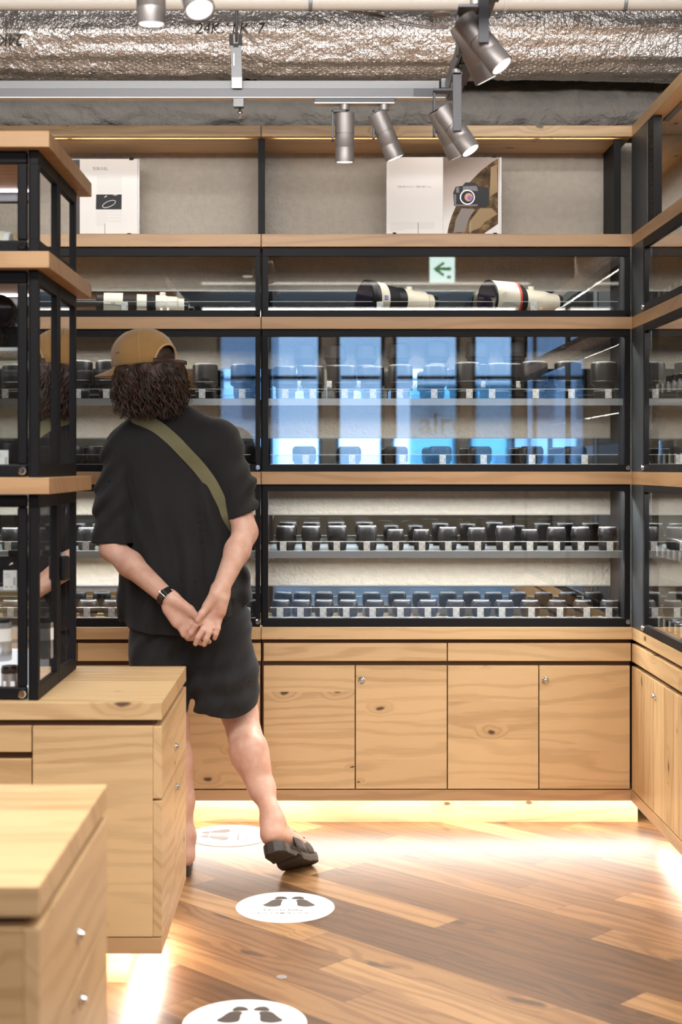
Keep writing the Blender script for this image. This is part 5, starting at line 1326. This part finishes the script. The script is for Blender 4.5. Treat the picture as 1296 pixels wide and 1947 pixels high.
Dr = D; D = np.maximum(D, -(D + .0085))                                  # shell
onsleeve = Ds < Dt; D = np.where(onsleeve, np.maximum(D, cutS), D)
# hem of the body: the curved lower edge; only inside the torso, not the sleeves
hem = .766 + .030 * ((X_ + .47) / .2) ** 2 * (X_ > -.47) * 1.0 + .060 * np.clip((X_ + .40) / .20, 0, 1) ** 1.4 + .015 * np.clip(-(X_ + .52) / .1, 0, 1)
D = np.maximum(D, (hem - Z_))
sf.D = D.astype(np.float32)
sf.add(hN + np.array([0, .02, .10]), hN + np.array([.0, .012, -.004]), .063, .068, k=.006, sub=True)
tee = field_obj('t_shirt', sf, M['tee'], person, 1)
# collar rib
nc = hN + np.array([.002, .012, -.006]); cp = []
teeV = np.empty(len(tee.data.vertices) * 3, dtype=np.float32); tee.data.vertices.foreach_get('co', teeV)
bvh = BVHTree.FromPolygons([tuple(v) for v in (teeV.reshape(-1, 3) + np.array(LOCP)).tolist()], [tuple(p.vertices) for p in tee.data.polygons])
for k in range(49):
    a = 2 * math.pi * k / 48; d_ = Vector((math.cos(a), math.sin(a), 0)); o_ = Vector(nc) + d_ * .078 + Vector((0, 0, .15))
    hit = bvh.ray_cast(o_, Vector((0, 0, -1)), .4)[0]; cp.append(hit if hit else o_ - Vector((0, 0, .14)))
zs = [p.z for p in cp]
for i, p in enumerate(cp): p.z = (zs[i - 1] + zs[i] + zs[(i + 1) % 49]) / 3
obj('collar', tube(cp, .0075, 8, cap=False), M['tee'], person)
# ---- shorts
gf = Field((-.66, 4.34, .42), (-.10, 4.90, .90), .0042)
gf.add(V3(322, 1165, YT), V3(400, 1160, YT), .118, .118, k=.05, n=NY, q=.86)
gf.chain([V3(308, 1190, YT), V3(304, 1290, 4.585), V3(302, 1400, 4.60)], [.108, .098, .088], k=.02)
gf.chain([V3(412, 1200, YT), V3(424, 1280, 4.59), V3(437, 1400, 4.62)], [.110, .106, .104], k=.035)
P = gf.grid((0, 0, 0), gf.n); X_, Y_, Z_ = P[..., 0], P[..., 1], P[..., 2]
fold = .0036 * np.sin((Z_ * 1.0 - X_ * .55) * 70 + 2 * np.sin(X_ * 17 + Z_ * 9)) * np.clip((.82 - Z_) * 6, 0, 1) + .0026 * np.sin((Z_ * .6 - X_ * 1.0) * 120 + 3 * np.sin(Z_ * 15)) + .002 * np.sin(X_ * 60 + 4 * np.sin(Z_ * 12))
D = gf.D + fold; D = np.maximum(D, -(D + .0085))
hr = half(V3(436, 1361, 4.55), (-.12, -.10, -1)) if False else None
zr = .492 + .030 * np.clip((X_ + .275) / .09, 0, 1) ** 2 + .010 * np.clip(-(X_ + .275) / .09, 0, 1) ** 2 + .018 * np.clip((X_ + .275) / .09, 0, 1) + .05 * np.clip((Y_ - 4.58) * 1.2, 0, 1)
zl = .500
D = np.maximum(D, np.where(X_ > V3(358, 0, YT)[0], zr, zl) - Z_)
gf.D = D.astype(np.float32)
shorts = field_obj('shorts', gf, M['shorts'], person, 1)
# ---- cap
capc = headc + upv * .034 - fd * .002
cap_r = (.106, .095, .094)   # along fd, side, up
def capp(az, el, s=1.0, lift=0.):
    c, sn = math.cos(el), math.sin(el)
    flat = 1.0
    r = Vector(capc) + Vector(fd) * (cap_r[0] * s * math.cos(az) * c) + Vector(sdv) * (cap_r[1] * s * math.sin(az) * c) + Vector(upv) * (cap_r[2] * s * (sn if sn < .0 else sn ** .92) * flat + lift)
    return r
bm = bmesh.new(); NA, NE = 96, 30; vv = {}
def rimz(az):   # lower rim: drops a little toward the back sides
    return -.30 - .10 * math.cos(az + math.pi) * 0 - .06 * (1 - math.cos(az)) / 2
op_w, op_h = .62, .44   # opening half width (rad) / top elevation
for i in range(NA):
    az = 2 * math.pi * i / NA; da = abs((az - math.pi + math.pi) % (2 * math.pi) - math.pi) if False else abs(az - math.pi)
    lo_ = rimz(az)
    if da < op_w: lo_ = max(lo_, -.30 + (op_h + .12) * math.sqrt(max(0, 1 - (da / op_w) ** 2)) + .0)
    for j in range(NE + 1):
        el = lo_ + (math.pi / 2 - lo_) * (j / NE); el = min(el, math.pi / 2 - .001)
        p = capp(az, el)
        # panel seams pressed in
        for sa in (.62, 2 * math.pi - .62, 2.05, 2 * math.pi - 2.05):
            p -= (p - Vector(capc)).normalized() * .0012 * math.exp(-((az - sa) * math.cos(el) * 60) ** 2) if el < 1.2 else Vector((0, 0, 0))
        vv[i, j] = bm.verts.new(p)
for i in range(NA):
    for j in range(NE):
        f = bm.faces.new((vv[i, j], vv[(i + 1) % NA, j], vv[(i + 1) % NA, j + 1], vv[i, j + 1])); f.smooth = True
cap = obj('cap', bm, M['cap'], person)
so = cap.modifiers.new('thickness', 'SOLIDIFY'); so.thickness = .003; so.offset = 1
cap['label'] = 'camel velour cap with brim pointing left'
rim = [vv_ for vv_ in []]
def rim_pt(az):
    da = abs(az - math.pi); lo_ = rimz(az)
    if da < op_w: lo_ = max(lo_, -.30 + (op_h + .12) * math.sqrt(max(0, 1 - (da / op_w) ** 2)))
    return capp(az, lo_, 1.012)
pts = [rim_pt(math.pi - op_w * 1.0 + 2 * op_w * k / 60) for k in range(61)]
pts = [rim_pt(math.pi - op_w * 1.001)] + pts + [rim_pt(math.pi + op_w * 1.001)]
obj('opening_trim', tube(pts, .0035, 8), M['captrim'], cap)
for sa in (.62, 2.05, 2 * math.pi - 2.05, 2 * math.pi - .62):
    obj('seam', tube([capp(sa, -.28 + k * .075, 1.018) for k in range(20)], .0009, 6), M['captrim'], cap)
# brim
bm = bmesh.new(); g = {}
for i in range(25):
    a = -0.98 + 1.96 * i / 24
    for j in range(9):
        u = j / 8; ext = .088 * (1 - (abs(a) / 1.05) ** 2.4) * u
        p = capp(a, rimz(a) + .03, 1.0) + Vector(fd) * ext - Vector(upv) * (.010 * u + .020 * (a ** 2) * u)
        g[i, j] = bm.verts.new(p)
for i in range(24):
    for j in range(8): f = bm.faces.new((g[i, j], g[i + 1, j], g[i + 1, j + 1], g[i, j + 1])); f.smooth = True
br_ = obj('brim', bm, M['cap'], cap); so = br_.modifiers.new('thickness', 'SOLIDIFY'); so.thickness = .004
# leather strap over the opening, free end with buckle
def strip(pts, ups, wd, th=.002):
    bm = bmesh.new(); pr = None
    for p, u in zip(pts, ups):
        r_ = [bm.verts.new(p + u * wd / 2), bm.verts.new(p - u * wd / 2)]
        if pr: f = bm.faces.new((pr[0], pr[1], r_[1], r_[0])); f.smooth = True
        pr = r_
    return bm
n_ = 26
pts = [capp(math.pi - op_w * 1.1 + 2.2 * op_w * k / n_, -.27, 1.035) for k in range(n_ + 1)]
st = obj('back_strap', strip(pts, [Vector(upv)] * len(pts), .016), M['leather'], cap); so = st.modifiers.new('thickness', 'SOLIDIFY'); so.thickness = .003
endp = capp(math.pi - op_w * 1.0, -.27, 1.05) if capp(math.pi - op_w, 0).x > capp(math.pi + op_w, 0).x else capp(math.pi + op_w * 1.0, -.27, 1.05)
pts = [endp + Vector((-.012 + .009 * k, -.006 + .002 * k, .004 + .001 * k - .0009 * k * k * .4)) for k in range(6)]
st2 = obj('strap_end', strip(pts, [Vector((0, -.2, 1)).normalized()] * 6, .013), M['leather'], cap); so = st2.modifiers.new('thickness', 'SOLIDIFY'); so.thickness = .003
bk = bmesh.new(); c0 = endp + Vector((-.014, -.008, 0)); cc = [c0 + Vector((a, 0, b)) for a, b in ((-.003, -.010), (.003, -.010), (.003, .010), (-.003, .010), (-.003, -.010))]
obj('buckle', tube(cc, .0012, 6, bm=bk), M['chrome'], cap)
bm = bmesh.new()
for q in (0, 1): bmesh.ops.create_icosphere(bm, subdivisions=1, radius=.0022, matrix=Matrix.Translation(capp(2 * math.pi - 1.35 + .10 * q if capp(2 * math.pi - 1.35, 0).y < capp(1.35, 0).y else 1.35 - .1 * q, .10, 1.03)))
obj('eyelet', bm, M['dark'], cap)
# ---- hair: a soft mass plus many curling locks
hf = Field((-.70, 4.30, 1.38), (-.36, 4.72, 1.70), .005)
hf.add(hp(-.012, 0, .005), hp(-.045, 0, -.035), .089, .090, k=.03, n=sdv, q=.93)
hf.add(hp(-.050, 0, -.03), hp(-.044, 0, -.072), .088, .070, k=.03)
hf.add(hp(.02, .065, -.02), hp(.010, .070, -.075), .038, .034, k=.03); hf.add(hp(.02, -.065, -.02), hp(.010, -.070, -.075), .038, .034, k=.03)
P = hf.grid((0, 0, 0), hf.n); hf.D = (hf.D + .004 * np.sin(P[..., 0] * 120 + 3 * np.sin(P[..., 2] * 60)) * np.sin(P[..., 2] * 70 + P[..., 1] * 90)).astype(np.float32)
hf.D = np.maximum(hf.D, (P - np.array(hp(0, 0, .002), dtype=np.float32)) @ upv.astype(np.float32))
hf.add(hp(-.018, 0, .016), hp(.016, 0, .020), .0870, .084, k=.004, n=sdv, q=.88)
hair = field_obj('hair', hf, M['hair'], person, 1)
HV = [Vector(v.co) + LOCP for v in hair.data.vertices]; HN = [Vector(v.normal) for v in hair.data.vertices]
rnd = random.Random(5); bm = bmesh.new()
cand = [i for i in range(len(HV)) if HV[i].z > 1.47 and (HV[i] - Vector(headc)).dot(Vector(upv)) < .000]
for k in range(760):
    i = rnd.choice(cand); p = HV[i].copy(); nrm = HN[i]; Lk = rnd.uniform(.05, .105); n2 = 14
    nh = Vector((nrm.x, nrm.y, 0)); nh = nh.normalized() if nh.length > .01 else Vector((1, 0, 0))
    tang = Vector((0, 0, 1)).cross(nh); ph1 = rnd.uniform(0, 6.28); am = rnd.uniform(.004, .011); fr = rnd.uniform(1.0, 2.0) * 6.28; out = rnd.uniform(-.002, .012); sw = rnd.uniform(-.02, .02)
    pts = []
    for s_ in range(n2):
        u = s_ / (n2 - 1); a = ph1 + fr * u; gr = min(1, .35 + u)
        pts.append(p + Vector((0, 0, -Lk * u)) + nh * (out * u + am * gr * math.cos(a) - (.010 * u * u if p.z < 1.53 else 0)) + tang * (am * gr * math.sin(a) + sw * u))
    pts = [q_ for q_ in pts if q_.z > 1.435 + rnd.uniform(0, .012)]
    if len(pts) < 4: continue
    r0_ = rnd.uniform(.0016, .0034); tube(pts, [r0_ * (1 - .75 * (j_ / (len(pts) - 1)) ** 2) for j_ in range(len(pts))], 5, bm=bm)
lk = obj('locks', bm, M['hair'], hair); lk['kind'] = 'stuff'
# ---- face mask
mf = Field(tuple(np.array(hp(.07, 0, -.03)) - .12), tuple(np.array(hp(.07, 0, -.03)) + .12), .004)
mf.add(hp(.040, 0, -.030), hp(.066, 0, -.068), .064, .046, k=.02, n=sdv, q=.95); mf.add(hp(.09, 0, -.01), hp(.105, 0, -.038), .018, .020, k=.03)
P = mf.grid((0, 0, 0), mf.n); D = mf.D; D = np.maximum(D, -(D + .008)); f32 = lambda v: np.array(v, dtype=np.float32)
D = np.maximum(D, -((P - f32(hp(.045, 0, 0))) @ f32(fd))); D = np.maximum(D, ((P - f32(hp(0, 0, -.006))) @ f32(upv))); mf.D = D
mk = field_obj('face_mask', mf, M['mask'], person, 1); mk['label'] = 'white face mask'
for s in (-1, 1): obj('ear_loop', tube([Vector(hp(.05, s * .062, -.03)), Vector(hp(.02, s * .082, -.02)), Vector(hp(-.012, s * .098, -.012))], .0013, 6), M['mask'], mk)
# ---- wristwatch on the left wrist
fa = Vector(wrL - elL).normalized(); wc = Vector(elL) + (Vector(wrL) - Vector(elL)) * .955
q = fa.to_track_quat('Z', 'Y').to_matrix()
wt = thing('wristwatch', 'black watch strap with silver buckle on the left wrist', 'watch', wc)
def ringstrip(r, w_, th, a0=0, a1=360, segs=48):
    bm = bmesh.new(); rings = []
    for k in range(segs + 1):
        a = R(a0 + (a1 - a0) * k / segs); c, s = math.cos(a), math.sin(a)
        rings.append([bm.verts.new((c * rr * 1.0, s * rr, z)) for rr, z in ((r, -w_ / 2), (r + th, -w_ / 2), (r + th, w_ / 2), (r, w_ / 2))])
    for a, b in zip(rings, rings[1:]):
        for k in range(4): f = bm.faces.new((a[k], a[(k + 1) % 4], b[(k + 1) % 4], b[k])); f.smooth = k in (1, 3)
    bmesh.ops.recalc_face_normals(bm, faces=bm.faces); return bm
def wplace(bm): bmesh.ops.rotate(bm, verts=bm.verts, cent=(0, 0, 0), matrix=q); bmesh.ops.translate(bm, verts=bm.verts, vec=wc); return bm
obj('watch_strap', wplace(ringstrip(.0282, .023, .0030)), M['blk2'], wt)
# buckle on the side facing the viewer
vd = q.inverted() @ Vector((0.12, -1, .1)); va = math.atan2(vd.y, vd.x)
def cylp(a, z, r): return Vector((math.cos(a) * r, math.sin(a) * r, z))
bk = [cylp(va - .18, -.0135, .0330), cylp(va + .12, -.0135, .0330), cylp(va + .12, .0135, .0330), cylp(va - .18, .0135, .0330), cylp(va - .18, -.0135, .0330)]
obj('buckle', wplace(tube(bk, .0013, 8)), M['chrome'], wt)
bm = ringstrip(.0311, .020, .0022, math.degrees(va) + 5, math.degrees(va) + 75, 20); obj('strap_tongue', wplace(bm), M['leather'], wt)
a_ = va + math.pi; bm = bmesh.new(); box(bm, -.018, .018, -.019, .019, -.005, .005)
bmesh.ops.rotate(bm, verts=bm.verts, cent=(0, 0, 0), matrix=Vector((math.cos(a_), math.sin(a_), 0)).to_track_quat('Z', 'Y').to_matrix()); bmesh.ops.translate(bm, verts=bm.verts, vec=cylp(a_, 0, .036))
obj('watch_case', wplace(bm), M['blk3'], wt, bevel=.003)
# ---- cross-body strap: over the left shoulder, across the back to the right hip
bag = thing('crossbody_bag', 'olive webbing bag strap slung diagonally across the black T-shirt', 'bag', (-.4, 4.5, 1.0))
pp = [(258, 793), (275, 800), (300, 812), (330, 836), (355, 862), (377, 886), (398, 914), (412, 940), (421, 962), (430, 985), (440, 1010)]
back = []
for px, py in pp:
    p0 = W(px, py, 4.5); hit = None
    o_ = Vector((p0.x, 3.9, p0.z)); hit, nr, _, _ = bvh.ray_cast(o_, Vector((0, 1, 0)), 1.2)
    if hit is None: hit = Vector((p0.x, YT, p0.z))
    back.append(hit + Vector((0, -.004, .0)))
front = []
for px, py in reversed(pp[1:]):
    p0 = W(px, py, 4.5); hit, nr, _, _ = bvh.ray_cast(Vector((p0.x, 5.4, p0.z)), Vector((0, -1, 0)), 1.4)
    if hit is None: hit = Vector((p0.x, YT, p0.z))
    front.append(hit + Vector((0, .004, 0)))
top = (back[0] + front[-1]) / 2 + Vector((-.004, 0, .022)); side = (back[-1] + front[0]) / 2 + Vector((.03, 0, -.01))
loop = back + [side] + front + [top]
def cr_spline(L, sub=6):
    out = []; n = len(L)
    for i in range(n):
        p0, p1, p2, p3 = L[i - 1], L[i], L[(i + 1) % n], L[(i + 2) % n]
        for s in range(sub):
            u = s / sub; out.append(.5 * ((2 * p1) + (p2 - p0) * u + (2 * p0 - 5 * p1 + 4 * p2 - p3) * u * u + (-p0 + 3 * p1 - 3 * p2 + p3) * u ** 3))
    return out
sp = cr_spline(loop); n = len(sp); cen = sum(sp, Vector()) / n
bm = bmesh.new(); rings = []
for i in range(n):
    tg = (sp[(i + 1) % n] - sp[i - 1]).normalized(); out = sp[i] - cen; out = (out - tg * out.dot(tg)).normalized()
    if i < len(back) * 6 - 6: out = Vector((0, -1, 0)); out = (out - tg * out.dot(tg)).normalized()
    sd_ = tg.cross(out).normalized()
    rings.append([bm.verts.new(sp[i] + sd_ * (a * .0205) + out * b) for a, b in ((-1, 0), (0, .0008), (1, 0), (1, .0026), (0, .0034), (-1, .0026))])
for i in range(n):
    a, b = rings[i], rings[(i + 1) % n]
    for k in range(6): f = bm.faces.new((a[k], a[(k + 1) % 6], b[(k + 1) % 6], b[k]))
bmesh.ops.recalc_face_normals(bm, faces=bm.faces)
obj('bag_strap', bm, M['strap'], bag)
obj('pouch', B(-.46, -.34, 4.685, 4.74, .93, 1.06), M['strap'], bag, bevel=.015)
# ---- sandals
def sandal(label, heel, ball, toe_dir, roll, tilt=True):
    """local frame: y forward (heel at 0), z up from the sole top"""
    t = thing('sandal', label, 'sandal', heel)
    f = Vector(ball - heel).normalized(); side = f.cross(Vector((0, 0, 1))).normalized(); up = side.cross(f).normalized()
    Rr_ = Matrix.Rotation(roll, 3, f); side = Rr_ @ side; up = Rr_ @ up
    def loc(x, y, z):
        # forefoot part bends level with the ground
        yb = .165
        return side * x + f * y + up * z if (y <= yb or not tilt) else side * x + f * yb + (Vector((f.x, f.y, f.z * .45)).normalized()) * (y - yb) + up * z
    def outline(y):
        hw = .037 if y < .05 else .037 + .013 * min(1, (y - .05) / .12)
        if y < .03: hw *= math.sqrt(max(.02, 1 - ((.03 - y) / .042) ** 2))
        if y > .21: hw *= math.sqrt(max(.02, 1 - ((y - .21) / .071) ** 2))
        return hw
    ys = [-.010 + .29 * k / 44 for k in range(45)]
    def sole(z0f, z1f, sc, nm, m):
        bm = bmesh.new(); pr = None; first = None
        for y in ys:
            hw = outline(y) * sc; z0, z1 = z0f(y), z1f(y)
            r_ = [bm.verts.new(loc(x, y, z)) for x, z in ((-hw, z0), (hw, z0), (hw * 1.03, (z0 + z1) / 2), (hw, z1), (-hw, z1), (-hw * 1.03, (z0 + z1) / 2))]
            if pr:
                for k in range(6): bm.faces.new((pr[k], pr[(k + 1) % 6], r_[(k + 1) % 6], r_[k]))
            else: bm.faces.new(r_)
            pr = r_
        bm.faces.new(list(reversed(pr))); bmesh.ops.recalc_face_normals(bm, faces=bm.faces)
        return obj(nm, bm, m, t, local=True, bevel=.002)
    s_ = sole(lambda y: -.034 + (.010 if .095 < y < .125 else 0) - .002 * (math.sin(y * 420) > 0), lambda y: -.004 + .004 * abs(y - .1) * 10 * (y < .1), 1.0, 'sole', M['rubber'])
    # heel side vents
    for sgn in (-1, 1):
        bm = bmesh.new()
        for k in range(7):
            y = .060 + k * .009; hw = outline(y) * 1.03; a = [loc(sgn * hw, y + dy, z) for dy, z in ((0, -.006), (.004, -.006), (.007, -.018), (.003, -.018))]; b_ = [v + side * sgn * .0015 for v in a]
            va_ = [bm.verts.new(v) for v in a]; vb_ = [bm.verts.new(v) for v in b_]; bm.faces.new(va_); bm.faces.new(vb_)
            for j in range(4): bm.faces.new((va_[j], va_[(j + 1) % 4], vb_[(j + 1) % 4], vb_[j]))
        bmesh.ops.recalc_face_normals(bm, faces=bm.faces); obj('side_vent', bm, M['dark'], t, local=True)
    for (ya, yb_, hh, nm) in ((.105, .165, .066, 'instep_strap'), (.172, .215, .050, 'toe_strap')):
        bm = bmesh.new(); g = {}
        for i in range(5):
            y = ya + (yb_ - ya) * i / 4; hw = outline(y) * 1.02
            for j in range(17):
                a = math.pi * j / 16; g[i, j] = bm.verts.new(loc(math.cos(a) * hw, y - .012 * math.sin(a), -.012 + (hh + .012) * math.sin(a) ** .8))
        for i in range(4):
            for j in range(16): fc = bm.faces.new((g[i, j], g[i + 1, j], g[i + 1, j + 1], g[i, j + 1])); fc.smooth = True
        o = obj(nm, bm, M['rubber'], t, local=True); so = o.modifiers.new('thickness', 'SOLIDIFY'); so.thickness = .005
        bm = bmesh.new(); a0 = .9; ym_ = (ya + yb_) / 2; hwm = outline(ym_) * 1.02; ab = 1.15; pts_ = [loc(math.cos(ab) * hwm + d, ym_ - .012 * math.sin(ab) + e, -.012 + (hh + .012) * math.sin(ab) ** .8 + .006 - d * .4) for d, e in ((-.012, -.014), (.012, -.014), (.012, .014), (-.012, .014), (-.012, -.014))]
        obj('strap_buckle', tube(pts_, .003, 8, bm=bm), M['dark'], o, local=True)

    return t
sandal('black-brown chunky sandal on the raised right foot, heel lifted off the planks', hS, hS + fS * .2, None, rollS)
sandal('black sandal on the planted left foot, mostly hidden behind the island', Vector((-.440, 4.475, .036)), Vector((-.468, 4.66, .036)), None, 0, tilt=False)
